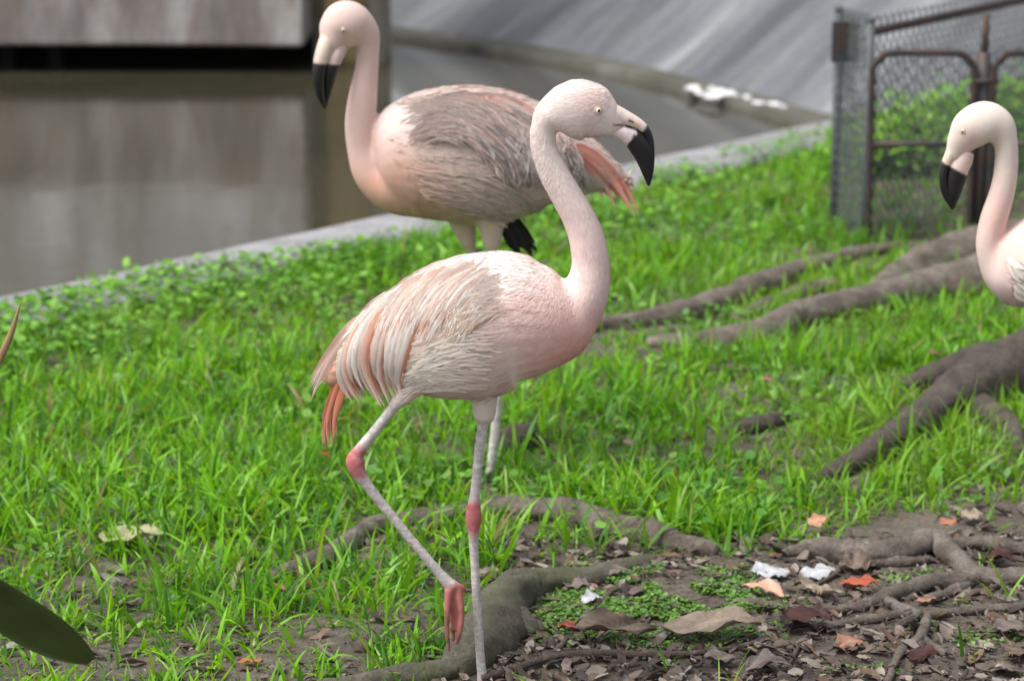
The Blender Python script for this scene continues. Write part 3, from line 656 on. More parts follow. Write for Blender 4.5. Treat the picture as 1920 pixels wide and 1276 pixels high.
# --- rear bird
GREY = np.array((.29, .25, .235))
def col_rear(px, py, P, kk):
    c = mixc((.66, .49, .45), WHITE, px * 0)
    nz = vnoise(px, py, .03, 4) - .5
    c = mixc(c, (.66, .50, .43), sstep(700, 790, px) * .9)
    c = mixc(c, (.67, .56, .51), np.exp(-((px - 760)**2 / 60**2 + (py - 215)**2 / 40**2)))
    c = mixc(c, (.72, .36, .25), np.clip(.8 + nz, 0, 1) * np.exp(-((px - 722)**2 / 62**2 + (py - 325)**2 / 55**2)))
    c = mixc(c, (.60, .36, .25), .75 * np.exp(-((px - 770)**2 / 90**2 + (py - 380)**2 / 45**2)))
    c = mixc(c, (.50, .42, .36), .7 * sstep(820, 960, px) * sstep(300, 380, py))
    c = mixc(c, GREY, np.clip(.9 + nz, 0, 1) * np.exp(-((px - 910)**2 / 110**2 + (py - 235)**2 / 60**2)))
    c = mixc(c, (.66, .45, .40), .5 * (py < 330) * (px < 715))
    c = mixc(c, (.66, .50, .45), .7 * (py < 110) * (px < 720))
    c = legcol(c, px, py, 474, [(920, 660, 30, .9), (893, 655, 30, .9)], 0)
    th = (py > 415) * (1 - sstep(468, 478, py)); c = mixc(c, (.60, .47, .38), th)
    return c
rear_edge = lambda px, py: py - 112 - (px - 600) * .12
G_REAR = [[(842, 178), (917, 184), (990, 210), (1060, 270), (1090, 342)], [(786, 188), (861, 177), (936, 196), (1004, 241), (1060, 318)], [(793, 222), (846, 200), (906, 211), (974, 263), (1010, 330)], [(801, 250), (854, 230), (899, 256), (936, 297), (955, 330)]]
G_FLANK = [[(801, 296), (861, 306), (921, 322), (974, 355), (1006, 400)], [(812, 330), (870, 342), (930, 360), (985, 395)], [(820, 362), (880, 375), (940, 395), (975, 415)]]
GC = [(.30, .255, .24), (.23, .195, .185), (.37, .315, .295), (.44, .36, .33), (.50, .33, .28)]
rear = dict(Y=REAR_Y, foot=(915, 888), label='grey and pink flamingo standing behind, beak turned aside and tail drooping', voxel=.0042, seed=9, hw=100, head_dy=0,
    lofts=[
        [(708, 312, 36, 34), (724, 308, 78, 66), (765, 298, 111, 92), (830, 290, 125, 106), (900, 292, 128, 108), (960, 294, 118, 100), (1020, 297, 97, 84), (1080, 310, 66, 58), (1130, 325, 36, 34), (1165, 338, 12, 12)],
        [(780, 345, 64, 62), (735, 345, 54, 54), (700, 322, 40, 40), (681, 280, 30, 31), (676, 235, 29, 29), (680, 185, 27, 27), (687, 135, 22, 22), (690, 95, 22, 21), (686, 68, 28, 26, -2), (668, 52, 40, 36, -6), (648, 46, 45, 38, -12), (633, 56, 36, 33, -18), (624, 74, 24, 22, -26), (618, 90, 16, 15, -32)],
        [(862, 395, 34, 30, 26), (870, 430, 24, 22, 26), (880, 462, 15, 15, 26), (886, 480, 8, 8, 26), (892, 560, 7, 7, 26), (894, 630, 8, 8, 26), (896, 656, 13, 13, 26), (898, 685, 8, 8, 26), (904, 780, 7.5, 7.5, 26), (908, 880, 8, 8, 26), (908, 895, 10, 10, 26)],
        [(920, 390, 36, 30, -28), (922, 425, 24, 22, -28), (922, 455, 17, 17, -28), (922, 478, 9, 9, -28), (924, 560, 8, 8, -28), (926, 640, 9, 9, -28), (928, 664, 14, 14, -28), (931, 690, 10, 10, -28), (932, 760, 9.5, 9.5, -28), (924, 840, 9, 9, -28), (917, 895, 10, 10, -28)],
        [(917, 893, 8, 9, -28), (890, 895, 6, 9, -32), (850, 898, 4, 6, -38)], [(917, 893, 8, 9, -28), (895, 896, 6, 9, -48), (862, 899, 4, 6, -66)], [(917, 893, 8, 9, -28), (893, 895, 6, 9, -10), (858, 898, 4, 6, 2)],
        [(908, 893, 8, 9, 26), (880, 895, 6, 9, 26), (842, 898, 4, 6, 28)], [(908, 893, 8, 9, 26), (885, 895, 6, 9, 44), (850, 898, 4, 6, 60)], [(908, 893, 8, 9, 26), (885, 895, 6, 9, 10), (850, 898, 4, 6, -4)]],
    blend=[(706, 290, 13), (690, 385, 50), (690, 85, 24), (880, 410, 40), (925, 410, 40)],
    color=col_rear,
    bill=[('lower_bill', [(640, 84, 15, 14, -22), (630, 104, 15, 14, -34), (622, 126, 14, 12, -40), (618, 155, 10, 9, -40), (613, 196, 2, 2, -36)], bill_col((.58, .43, .39), BLK, rear_edge)),
          ('upper_bill', [(620, 70, 19, 17, -28), (610, 92, 15, 14, -42), (604, 114, 13, 12, -50), (601, 140, 11, 10, -52), (604, 170, 8, 8, -48), (612, 198, 2, 2, -40)], bill_col((.60, .47, .39), BLK, rear_edge))],
    eye=(647, 52, 5.2), one_eye=True,
    feathers=[
        dict(n=14, guides=[[(1060, 255), (1110, 275), (1158, 322), (1187, 364), (1206, 404)], [(1050, 268), (1095, 285), (1130, 320), (1150, 350), (1165, 372)], [(1040, 275), (1080, 295), (1105, 325), (1120, 345), (1130, 355)]], s0=(0, .1), len=(.8, 1), w=(9, 15), lift=(-4, 4), tiplift=2, cols=[(.80, .32, .24), (.80, .40, .32), (.72, .30, .24)], point=True, drop=.0, jit=4, tipjit=6, label='long rosy tail plume', blendroot=0),
        dict(n=18, guides=[[(935, 395), (960, 425), (985, 455), (1000, 478)], [(945, 400), (965, 425), (985, 445), (1000, 465)], [(935, 405), (948, 430), (958, 455), (965, 472)]], s0=(.05, .2), len=(.7, .8), w=(14, 20), lift=(0, 4), cols=[(.012, .012, .012), (.02, .018, .018)], point=True, drop=.0, jit=3, tipjit=5, yfix=-30, label='black flight feather hanging below the body', blendroot=0),
        dict(n=9, guides=[[(950, 285), (975, 300), (1000, 322)], [(960, 275), (1000, 290), (1040, 325)], [(1000, 270), (1040, 290), (1075, 330)]], s0=(0, .2), len=(.7, .8), w=(9, 14), lift=(-1, 2), cols=[(.60, .17, .10), (.64, .24, .16)], label='orange covert feather', blendroot=0),
        dict(n=8, guides=[[(1060, 300), (1090, 330), (1105, 365)], [(1090, 310), (1120, 335), (1145, 362)]], s0=(0, .2), len=(.7, .8), w=(14, 18), lift=(1, 3), cols=[(.70, .62, .56), (.5, .42, .37)]),
        dict(hair=1500, n=100, edge=(.24, .2, .19), guides=G_REAR, s0=(0, .6), len=(.2, .42), w=(5, 10), lift=(2, 8), tiplift=6, cols=GC, tips=[(.56, .47, .44), (.45, .38, .35), (.62, .46, .41)], jit=6, tipjit=8, wave=4),
        dict(n=14, guides=[[(860, 172), (930, 177), (1000, 205), (1050, 242)], [(880, 180), (950, 190), (1010, 222), (1060, 262)]], s0=(0, .4), len=(.4, .6), w=(10, 15), lift=(4, 8), tiplift=3, cols=[(.66, .38, .32), (.52, .42, .38)], jit=4, wave=2),
        dict(hair=500, n=44, guides=[[(960, 235), (972, 275), (972, 330)], [(985, 225), (1000, 270), (1000, 330)], [(1020, 225), (1050, 280), (1055, 345)], [(1060, 250), (1085, 300), (1095, 350)]], s0=(0, .3), len=(.5, .7), w=(6, 10), lift=(5, 9), tiplift=6, cols=[(.50, .44, .41), (.6, .52, .48), (.42, .36, .34), (.16, .13, .12)], jit=6, tipjit=6, wave=3),
        dict(hair=1300, n=60, guides=G_FLANK, s0=(0, .7), len=(.15, .32), w=(5, 9), lift=(1, 7), tiplift=7, cols=[(.50, .42, .37), (.58, .48, .42), (.42, .35, .31), (.62, .48, .41)], jit=6, tipjit=8, wave=3)],
    plumage=11000, pmask=lambda px, py: (py > 150) * (py < 405) * sstep(725, 830, px),
    flow=lambda px, py: (np.cos(.3 + px * 0), -np.sin(.35 + px * 0)),
    plen=lambda px, py: 16 + 14 * sstep(760, 900, px))
bird(rear)

# --- bird at the edge
def aff(g): return [[(2055 + (x - 890) * .92, 495 + (y - 292) * .86) for x, y in q] for q in g]
def col_side(px, py, P, kk):
    c = mixc((.69, .60, .53), WHITE, px * 0)
    c = mixc(c, (.72, .45, .40), .85 * np.exp(-((px - 1868)**2 / 45**2 + (py - 420)**2 / 90**2)))
    c = mixc(c, (.70, .50, .43), .6 * np.exp(-((px - 1812)**2 / 22**2 + (py - 262)**2 / 30**2)))
    c = mixc(c, (.72, .54, .52), .7 * np.exp(-((px - 1862)**2 / 40**2 + (py - 540)**2 / 40**2)))
    c = legcol(c, px, py, 660, [(2050, 860, 30, .9), (2080, 850, 30, .9)], 0)
    return c
side_edge = lambda px, py: (py - 312) - (px - 1783) * .55
side = dict(Y=SIDE_Y, foot=(2060, 1080), label='cream flamingo cut off by the picture edge with its neck in an s curve', voxel=.0042, seed=21, hw=90,
    lofts=[
        [(1858, 528, 34, 34), (1885, 518, 60, 58), (1925, 503, 87, 78), (1990, 492, 106, 92), (2060, 495, 112, 96), (2130, 508, 98, 84), (2200, 528, 62, 54), (2260, 548, 18, 18)],
        [(1908, 545, 34, 40), (1878, 522, 33, 36), (1860, 486, 28, 29), (1855, 450, 25, 26), (1864, 408, 25.5, 26), (1879, 360, 23.5, 24), (1887, 310, 22, 22), (1885, 268, 23, 24), (1872, 240, 33, 29), (1848, 232, 42, 34), (1822, 243, 40, 31), (1805, 262, 30, 23), (1793, 281, 21, 15), (1783, 298, 12, 10)],
        [(2030, 590, 34, 30, 24), (2040, 640, 17, 17, 24), (2045, 670, 9, 9, 24), (2048, 860, 13, 13, 24), (2052, 900, 8, 8, 24), (2058, 1075, 8, 8, 24), (2058, 1086, 10, 10, 24)],
        [(2070, 590, 34, 30, -24), (2076, 640, 17, 17, -24), (2079, 670, 9, 9, -24), (2080, 850, 13, 13, -24), (2080, 890, 8, 8, -24), (2078, 1075, 8, 8, -24), (2078, 1088, 10, 10, -24)],
        [(2058, 1084, 8, 10, 24), (2020, 1086, 5, 20, 24), (1985, 1089, 3.5, 24, 24)], [(2078, 1087, 8, 10, -24), (2040, 1090, 5, 20, -24), (2005, 1094, 3.5, 24, -24)]],
    blend=[(1885, 470, 12), (1850, 500, 30), (1840, 540, 40), (1858, 275, 16)],
    color=col_side,
    bill=[('lower_bill', [(1812, 285, 15, 14, 0), (1806, 300, 18, 14, 0), (1797, 318, 19, 13, 0), (1791, 345, 17, 11, 0), (1788, 370, 11, 8, 0), (1787, 392, 2, 2, 0)], bill_col((.74, .56, .50), BLK, side_edge)),
          ('upper_bill', [(1798, 266, 15, 14, 0), (1786, 284, 12, 12, 0), (1775, 306, 9.5, 9, 0), (1769, 335, 8, 8, 0), (1774, 365, 7, 6, 0), (1786, 392, 2, 2, 0)], bill_col((.76, .60, .48), BLK, side_edge))],
    eye=(1801, 243, 5.0),
    feathers=[
        dict(hair=700, n=34, guides=aff(G_REAR), s0=(0, .5), len=(.3, .5), w=(11, 17), lift=(2, 8), tiplift=6, cols=[(.74, .67, .60), (.68, .60, .53), (.72, .56, .48)], jit=6, tipjit=8, wave=3),
        dict(n=16, guides=[[(1890, 450), (1900, 480), (1925, 500)], [(1885, 480), (1900, 510), (1930, 530)], [(1890, 520), (1910, 545), (1940, 560)]], s0=(0, .3), len=(.5, .7), w=(9, 14), lift=(2, 6), tiplift=5, cols=[(.76, .70, .63), (.68, .61, .54), (.60, .53, .46)], jit=6, tipjit=6, wave=3),
        dict(n=18, guides=aff(G_FLANK), s0=(0, .6), len=(.22, .4), w=(10, 15), lift=(2, 8), tiplift=6, cols=[(.74, .67, .60), (.70, .62, .55)], jit=6, wave=2),
        dict(n=8, guides=aff([[(1060, 255), (1110, 275), (1155, 320), (1181, 358)], [(1050, 268), (1095, 285), (1130, 320), (1150, 350)]]), s0=(0, .1), len=(.8, 1), w=(9, 15), lift=(-4, 4), cols=[(.72, .40, .32)], point=True, drop=.0)],
    plumage=7000, pmask=lambda px, py: ((py > 480) | (px > 1918)) * (py < 620) * (px > 1872) * 1.0,
    flow=lambda px, py: (np.cos(.3 + px * 0), -np.sin(.35 + px * 0)),
    plen=lambda px, py: 18 + px * 0)
bird(side)

# ------------------------------------------------------------------ chain link fence and gate
def tube(A, pts, r, n=6, m=None):
    v, f = loft(pts, [r] * len(pts), [r] * len(pts), m or len(pts), n, (.3, .2, .93)); A.add(v, f)
def chain(p0, p1, z0, z1, parent, o0, cell=.030, r=.0035):
    p0, p1 = np.array(p0), np.array(p1); ln = np.linalg.norm((p1 - p0)[:2]); d = (p1 - p0) / ln; nrm = np.array([-d[1], d[0], 0])
    vs, fs, nb = [], [], 0
    nw = int(ln / cell)
    k = int((z1 - z0) / (cell / 1.0)) + 1
    zz = z0 + np.arange(k + 1) * cell
    for w_ in range(nw):
        for ph in (0,):
            s = np.where((np.arange(k + 1) + w_) % 2 == 0, 0, 1) * cell * 1.04 + w_ * cell
            s = np.clip(s, 0, ln); off = np.where(np.arange(k + 1) % 2 == 0, 1, -1) * r * .9
            P = p0[None] + d[None] * s[:, None] + nrm[None] * off[:, None]; P[:, 2] = zz
            for c in ((1, 0), (-.5, .87), (-.5, -.87)):
                vs.append(P + d * c[0] * r + nrm * c[1] * r)
            for i in range(k):
                for c in range(3):
                    a = nb + c * (k + 1) + i; b2 = nb + ((c + 1) % 3) * (k + 1) + i; fs.append((a, b2, b2 + 1, a + 1))
            nb += 3 * (k + 1)
    o = mesh_np('wire_mesh', np.vstack(vs) - o0, fs, M_wire, parent); o['kind'] = 'stuff'; return o
def pipe(name, pts, r, mat, parent, o0, n=10, m=None):
    A = Acc(); tube(A, [np.array(p) - o0 for p in pts], r, n, m); return A.build(name, mat, parent)
FY = G(1610, 448)[1]
def at(px, py, Y): return V(px, py, Y)
cA = np.array([at(1626, 300, FY)[0], FY, 0]); top_h = at(1617, 62, FY)[2]
cB = np.array([at(1566, 300, FY + .30)[0], FY + .30, 0])
f1 = empty('chain_link_fence', cA, 'short chain link panel seen nearly edge on, grey posts at the water side', 'fence', 'chain link fence panels')
chain(cB, cA, .0, top_h + .05, f1, cA, .02, .0036)
for q, h in ((cA, .04), (cB, .05)):
    pipe('post', [(q[0], q[1], -.1), (q[0], q[1], top_h + h)], .016, M_sheet, f1, cA)
    pipe('post_cap', [(q[0], q[1], top_h + h), (q[0], q[1], top_h + h + .015)], .018, M_sheet, f1, cA)
mid = (cA + cB) / 2
_n = np.array([-(cA - cB)[1], (cA - cB)[0], 0]); _n /= np.linalg.norm(_n)
chain(cB + _n * .02, cA + _n * .02, -.02, top_h + .03, f1, cA, .024, .0036)
Vv, Ff = box((cA[0] - .115, FY + .20, top_h - .13), (cA[0] - .02, FY + .215, top_h + .02)); mesh_np('corner_plate', np.array(Vv) - cA, Ff, M_post, f1, False)
cC = np.array([at(1990, 200, FY + 1.75)[0], FY + 1.75, 0])
f2 = empty('chain_link_fence', cA + np.array([.02, .06, 0]), 'chain link panel with rusty top rail slanting back behind the gate', 'fence', 'chain link fence panels'); o2 = np.array(f2.location)
q0 = cA + np.array([.02, .06, 0]); dv = cC - q0
chain(q0, cC, .0, top_h + .03, f2, o2)
pipe('top_rail', [tuple(q0 + dv * t + np.array([0, 0, top_h])) for t in (0, .5, 1)], .016, M_rust, f2, o2)
pipe('post', [(cC[0], cC[1], -.1), (cC[0], cC[1], top_h + .06)], .021, M_post, f2, o2)
# gate leaves: rounded pipe frames
def gate(pxl, pxr, label):
    xl, xr = at(pxl, 200, FY)[0], at(pxr, 200, FY)[0]; yy = FY - .03
    zt, zb, zm, rc = at(1700, 98, FY)[2], .02, at(1700, 268, FY)[2], .075
    o0 = np.array([(xl + xr) / 2, yy, 0]); g = empty('gate', o0, label, 'gate', 'gate leaves of the enclosure')
    pts = [(xl, yy, zb), (xl, yy, zm), (xl, yy, zt - rc)] + [(xl + rc * (1 - math.cos(t)), yy, zt - rc + rc * math.sin(t)) for t in (.5, 1.05, 1.57)]
    pts += [(xr - rc * (1 - math.cos(t)), yy, zt - rc + rc * math.sin(t)) for t in (1.57, 1.05, .5)] + [(xr, yy, zt - rc), (xr, yy, zm), (xr, yy, zb)]
    pipe('frame', pts, .013, M_rust, g, o0, 10, 60)
    pipe('cross_rail', [(xl, yy, zm), ((xl + xr) / 2, yy, zm), (xr, yy, zm)], .012, M_post, g, o0)
    chain((xl, yy, 0), (xr, yy, 0), zb, zt, g, o0)
    return g
gate(1632, 1822, 'gate leaf with rounded rusty frame beside the corner post')
gate(1858, 2060, 'gate leaf running out of the picture behind the flamingo head')
pp = empty('gate_post', (at(1838, 300, FY)[0], FY, 0), 'dark upright gate post between two rounded gate frames', 'post'); o0 = np.array(pp.location)
pipe('shaft', [(o0[0], FY, -.1), (o0[0], FY, at(1838, 100, FY)[2])], .027, M_post, pp, o0)
pipe('top_pin', [(o0[0], FY, at(1838, 101, FY)[2]), (o0[0], FY, at(1838, 28, FY)[2])], .014, M_twig, pp, o0)
pipe('latch', [(o0[0] - .05, FY - .035, at(1838, 150, FY)[2]), (o0[0] + .05, FY - .035, at(1838, 150, FY)[2])], .008, M_post, pp, o0)

# ------------------------------------------------------------------ leaves, grass, weeds
def blade_strip(base, az, lean, curv, ln, wd, twist, nseg=4, prof=(.6, 1, .92, .62, .04)):
    n_ = len(base); out = np.zeros((n_, nseg + 1, 2, 3)); pos = base.copy()
    dh = np.column_stack([np.cos(az), np.sin(az), np.zeros(n_)])
    sd = np.column_stack([-np.sin(az + twist), np.cos(az + twist), .25 * np.sin(twist * 2)])
    for j in range(nseg + 1):
        th = lean + curv * j / nseg
        if j: pos = pos + (dh * np.sin(th)[:, None] + np.array([0, 0, 1]) * np.cos(th)[:, None]) * (ln / nseg)[:, None]
        h = (wd * prof[j] / 2)[:, None]
        out[:, j, 0] = pos - sd * h; out[:, j, 1] = pos + sd * h
    v = out.reshape(n_, -1, 3); v[..., 2] = np.maximum(v[..., 2], base[:, None, 2] - .01 + .004)
    k = (nseg + 1) * 2
    f = (np.arange(n_)[:, None, None] * k + np.array([[2 * j, 2 * j + 1, 2 * j + 3, 2 * j + 2] for j in range(nseg)])[None]).reshape(-1, 4)
    return v.reshape(-1, 3), f, k
def dens(x, y):
    px, py = PIX(np.column_stack([x, y, 0 * x]))
    d = np.ones_like(x)
    bnd = np.interp(px, [-400, 300, 560, 760, 880, 950, 1100, 1250, 1400, 1500, 1620, 1750, 1830, 1920, 2300], [1320, 1330, 1330, 1320, 1250, 1000, 1015, 1040, 1030, 1000, 985, 965, 940, 905, 880])
    d *= 1 - .985 * sstep(-35, 35, py - bnd + 50 * (vnoise(x, y, 6, 3) - .5))
    n1 = vnoise(x, y, 4.5, 8)
    low = sstep(950, 1150, py); d *= 1 - low * (.0 + .55 * sstep(.55, .75, n1))
    d *= 1 - .75 * np.exp(-((px - 720)**2 / 150**2 + (py - 1040)**2 / 45**2))
    d *= 1 - .6 * np.exp(-((px - 1730)**2 / 130**2 + (py - 470)**2 / 60**2)); d *= 1 - .75 * ((px > 1600) & (py < 455))
    d *= 1 - .6 * np.exp(-((px - 1860)**2 / 100**2 + (py - 880)**2 / 70**2))
    d *= .35 + .9 * vnoise(x, y, 4.2, 12)
    return d
RX = np.vstack(ROOTXY)
def rootclear(x, y, pad, front=0):
    lucky = R.random(len(x)) < .45
    ok = np.ones(len(x), bool)
    for a in range(0, len(RX), 1):
        q = RX[a]; ok &= (x - q[0])**2 + (y - q[1])**2 > (q[3] * pad)**2
        if front: ok &= ((x - q[0])**2 + (y + front - q[1])**2 > (q[3] * pad)**2) | (lucky)
    return ok
def in_lawn(x, y, pad=.03):
    t = (x - K0[0]) * KN[0] + (y - K0[1]) * KN[1]; return t > pad
nt_ = 92000
x = R.uniform(-3.2, 4.2, nt_); y = R.uniform(3.6, 14.0, nt_)
keep = in_lawn(x, y) & (np.abs(x) < .40 + .215 * y) & (R.random(nt_) < dens(x, y) * np.interp(y, [3.6, 6, 9, 13], [1.0, 1.0, .75, .55])) & rootclear(x, y, 1.05, .07)
x, y = x[keep], y[keep]
per = R.integers(4, 9, len(x)); ti = np.repeat(np.arange(len(x)), per); nb = len(ti)
bx, by = x[ti] + R.normal(0, .013, nb), y[ti] + R.normal(0, .013, nb)
tall = (.50 + .85 * vnoise(bx, by, 2.6, 21)) * (.8 + .4 * vnoise(bx, by, 9, 22))
px, py = PIX(np.column_stack([bx, by, 0 * bx]))
kerbside = .3 * sstep(1.3, .2, (bx - K0[0]) * KN[0] + (by - K0[1]) * KN[1])
ln = R.gamma(6, .0132, nb) * tall * (1 - .45 * kerbside) * np.interp(py, [400, 900, 1250], [1, 1.0, .95]); ln = np.clip(ln, .025, .17)
wd = R.gamma(6, .00108, nb).clip(.003, .013) * np.interp(ln, [.03, .12], [.8, 1.1])
az = R.uniform(0, 6.283, nb); lean = np.abs(R.normal(.15, .40, nb)); curv = R.gamma(2.0, .5, nb)
base = np.column_stack([bx, by, gz(bx, by) - .008])
v, f, k = blade_strip(base, az, lean, curv, ln, wd, R.normal(0, .5, nb))
g1, g2, g3, g4 = np.array((.145, .39, .012)), np.array((.25, .54, .018)), np.array((.05, .17, .022)), np.array((.30, .44, .06))
rn = R.random(nb); pn = vnoise(bx, by, 2.2, 31)
c = mixc(g1, g2, np.clip(rn * .7 + pn * .5 - .1, 0, 1)); c = mixc(c, g3, (R.random(nb) < .34) * .85); c = mixc(c, g4, (R.random(nb) < .05) * .8); c = mixc(c, (.30, .22, .09), (R.random(nb) < .03) * 1.0)
c = mixc(c, (.20, .36, .035), .5 * sstep(.5, .8, vnoise(bx, by, 1.3, 33))); c = mixc(c, (.06, .20, .02), .45 * sstep(.55, .85, vnoise(bx, by, 3.1, 34))); c = c * R.uniform(.82, 1.15, (nb, 1))
tag(mesh_np('grass', v, f, M_grass, None, True, np.repeat(c, k, 0)), 'bright green lawn grass growing in tufts from the soil', 'grass', kind='stuff')

# broad low weeds near the kerb and in scattered cushions
def weeds(name, xs, ys, hmax, size, cols, label, up=.35, mat=M_weed, z0=0.0):
    n_ = len(xs); h = R.uniform(.1, 1, n_) * hmax
    az = R.uniform(0, 6.283, n_); tl = np.abs(R.normal(0, up, n_)); sz = R.uniform(*size, n_)
    P = np.column_stack([xs, ys, gz(xs, ys) + h + z0]); dv = np.column_stack([np.cos(az) * np.cos(tl), np.sin(az) * np.cos(tl), np.sin(tl) * R.choice([-1, 1], n_)])
    sd = np.column_stack([-np.sin(az), np.cos(az), R.normal(0, .3, n_)]); up_ = np.cross(dv, sd)
    pts = [(0, 0, 0), (.3, .42, .06), (.7, .40, .08), (1.0, .0, 0), (.7, -.40, .08), (.3, -.42, .06), (.5, 0, -.02)]
    v = np.stack([P + dv * (a * sz)[:, None] + sd * (b_ * sz)[:, None] + up_ * (c_ * sz)[:, None] for a, b_, c_ in pts], 1).reshape(-1, 3)
    f = (np.arange(n_)[:, None, None] * 7 + np.array([[6, 0, 1], [6, 1, 2], [6, 2, 3], [6, 3, 4], [6, 4, 5], [6, 5, 0]])[None]).reshape(-1, 3)
    c = np.array(cols)[R.integers(len(cols), size=n_)] * R.uniform(.8, 1.2, (n_, 1))
    o = mesh_np(name, v, f, mat, None, True, np.repeat(c, 7, 0)); return tag(o, label, 'weeds', kind='stuff')
n_ = 60000; u = R.uniform(-1.2, 6.2, n_); t = np.abs(R.normal(0, .42, n_)) - .28
x = K0[0] + KD[0] * u + KN[0] * t; y = K0[1] + KD[1] * u + KN[1] * t
kp = (vnoise(x, y, 3.4, 41) > .36 + .25 * sstep(.1, 1.0, t)) & (R.random(n_) < np.interp(u, [-1, 2.0, 3, 5], [.36, .30, .2, .16])) & (t > -.30 + .44 * vnoise(x, y, 2.3, 42) * np.interp(u, [-.5, .6], [.4, 1]))
weeds('low_weeds', x[kp], y[kp], .075, (.010, .036), [(.11, .30, .02), (.17, .40, .03), (.08, .22, .02), (.22, .44, .06)], 'low broad leaved weeds spilling over the pond kerb')
n_ = 26000; x = R.uniform(-2.6, 2.8, n_); y = R.uniform(5.2, 10.5, n_); kp = in_lawn(x, y) & (vnoise(x, y, 3.2, 51) > .62) & (R.random(n_) < dens(x, y)) & (np.abs(x) < .4 + .215 * y) & rootclear(x, y, .9)
weeds('lawn_weeds', x[kp], y[kp], .055, (.014, .034), [(.08, .23, .025), (.12, .30, .03), (.18, .34, .06)], 'small round leaved weeds mixed into the lawn')
# tiny creeping plant on the bare soil
n_ = 16000; px = R.normal(1210, 130, n_); py = R.normal(1140, 48, n_); q = np.array([G(a, b_) for a, b_ in zip(px, py)])
kp = (vnoise(q[:, 0], q[:, 1], 16, 61) > .34 + .22 * vnoise(q[:, 0], q[:, 1], 5, 63)) & (py < 1265) & (px > 985) & rootclear(q[:, 0], q[:, 1], 1.0) & (np.hypot((px - 1210) / 240, (py - 1140) / 85) < 1.15)
n2 = 4200; px2 = R.uniform(1400, 1930, n2); py2 = R.uniform(1030, 1270, n2); q2 = np.array([G(a, b_) for a, b_ in zip(px2, py2)]); kp2 = (vnoise(q2[:, 0], q2[:, 1], 9, 62) > .62) & rootclear(q2[:, 0], q2[:, 1], 1.0)
q = np.vstack([q[kp], q2[kp2]])
weeds('creeping_weed', q[:, 0], q[:, 1], .012, (.006, .013), [(.11, .25, .04), (.15, .30, .05), (.08, .18, .03), (.18, .30, .06)], 'tiny leaved creeping plant carpeting the bare soil', .3)

# shrubs behind the gate
def shrub(px, py, Yd, rad, hgt, label, seed):
    rr = np.random.default_rng(seed); p = V(px, py, Yd); p[2] = 0
    r0 = empty('shrub', p, label, 'shrub', 'shrubs behind the gate')
    A = Acc()
    for k_ in range(7):
        a = rr.uniform(0, 6.28); e = np.array([math.cos(a) * rad * .6, math.sin(a) * rad * .6, hgt * rr.uniform(.6, .95)]); tube(A, [np.zeros(3), e * np.array([.35, .35, .55]), e], .006, 5, 6)
    A.build('stem', M_twig, r0)
    n_ = 1500; d = rr.normal(0, 1, (n_, 3)); d /= np.linalg.norm(d, axis=1)[:, None]; P = d * (rr.random(n_)**.45)[:, None] * np.array([rad, rad, hgt * .55]) + np.array([0, 0, hgt * .55])
    P *= (1 + .25 * np.sin(P[:, :1] * 23 + seed) * np.cos(P[:, 1:2] * 19)); az = rr.uniform(0, 6.28, n_); tl = rr.normal(-.2, .5, n_); sz = rr.uniform(.035, .07, n_)
    dv = np.column_stack([np.cos(az) * np.cos(tl), np.sin(az) * np.cos(tl), np.sin(tl)]); sd = np.column_stack([-np.sin(az), np.cos(az), rr.normal(0, .4, n_)])
    pts = [(0, 0), (.35, .26), (.75, .2), (1.0, 0), (.75, -.2), (.35, -.26)]
    v = np.stack([P + dv * (a * sz)[:, None] + sd * (b_ * sz)[:, None] for a, b_ in pts], 1).reshape(-1, 3); v[:, 2] = np.maximum(v[:, 2], .01)
    f = (np.arange(n_)[:, None, None] * 6 + np.array([[0, 1, 4, 5], [1, 2, 3, 4]])[None]).reshape(-1, 4) if False else (np.arange(n_)[:, None, None] * 6 + np.array([[0, 1, 5, 5], [1, 2, 4, 5]])[None]).reshape(-1, 4)
    f = np.vstack([np.column_stack([np.arange(n_) * 6 + a for a in tr]) for tr in ((0, 1, 5), (1, 2, 5), (2, 4, 5), (2, 3, 4))])
    c = np.array([(.24, .48, .04), (.32, .56, .06), (.14, .32, .03)])[rr.integers(3, size=n_)] * rr.uniform(.8, 1.2, (n_, 1))
    o = mesh_np('foliage', v, f, M_weed, r0, True, np.repeat(c, 6, 0)); o['kind'] = 'stuff'
shrub(1700, 240, 11.2, .28, .22, 'bright green shrub behind the gate leaf by the corner post', 1)
shrub(1790, 225, 11.5, .32, .27, 'bushy green shrub behind the dark gate post', 2)
shrub(1890, 200, 11.4, .34, .33, 'tall green shrub behind the gate leaf at the picture edge', 3)
shrub(1985, 210, 11.6, .34, .36, 'green shrub farthest along the line behind the gate', 4)

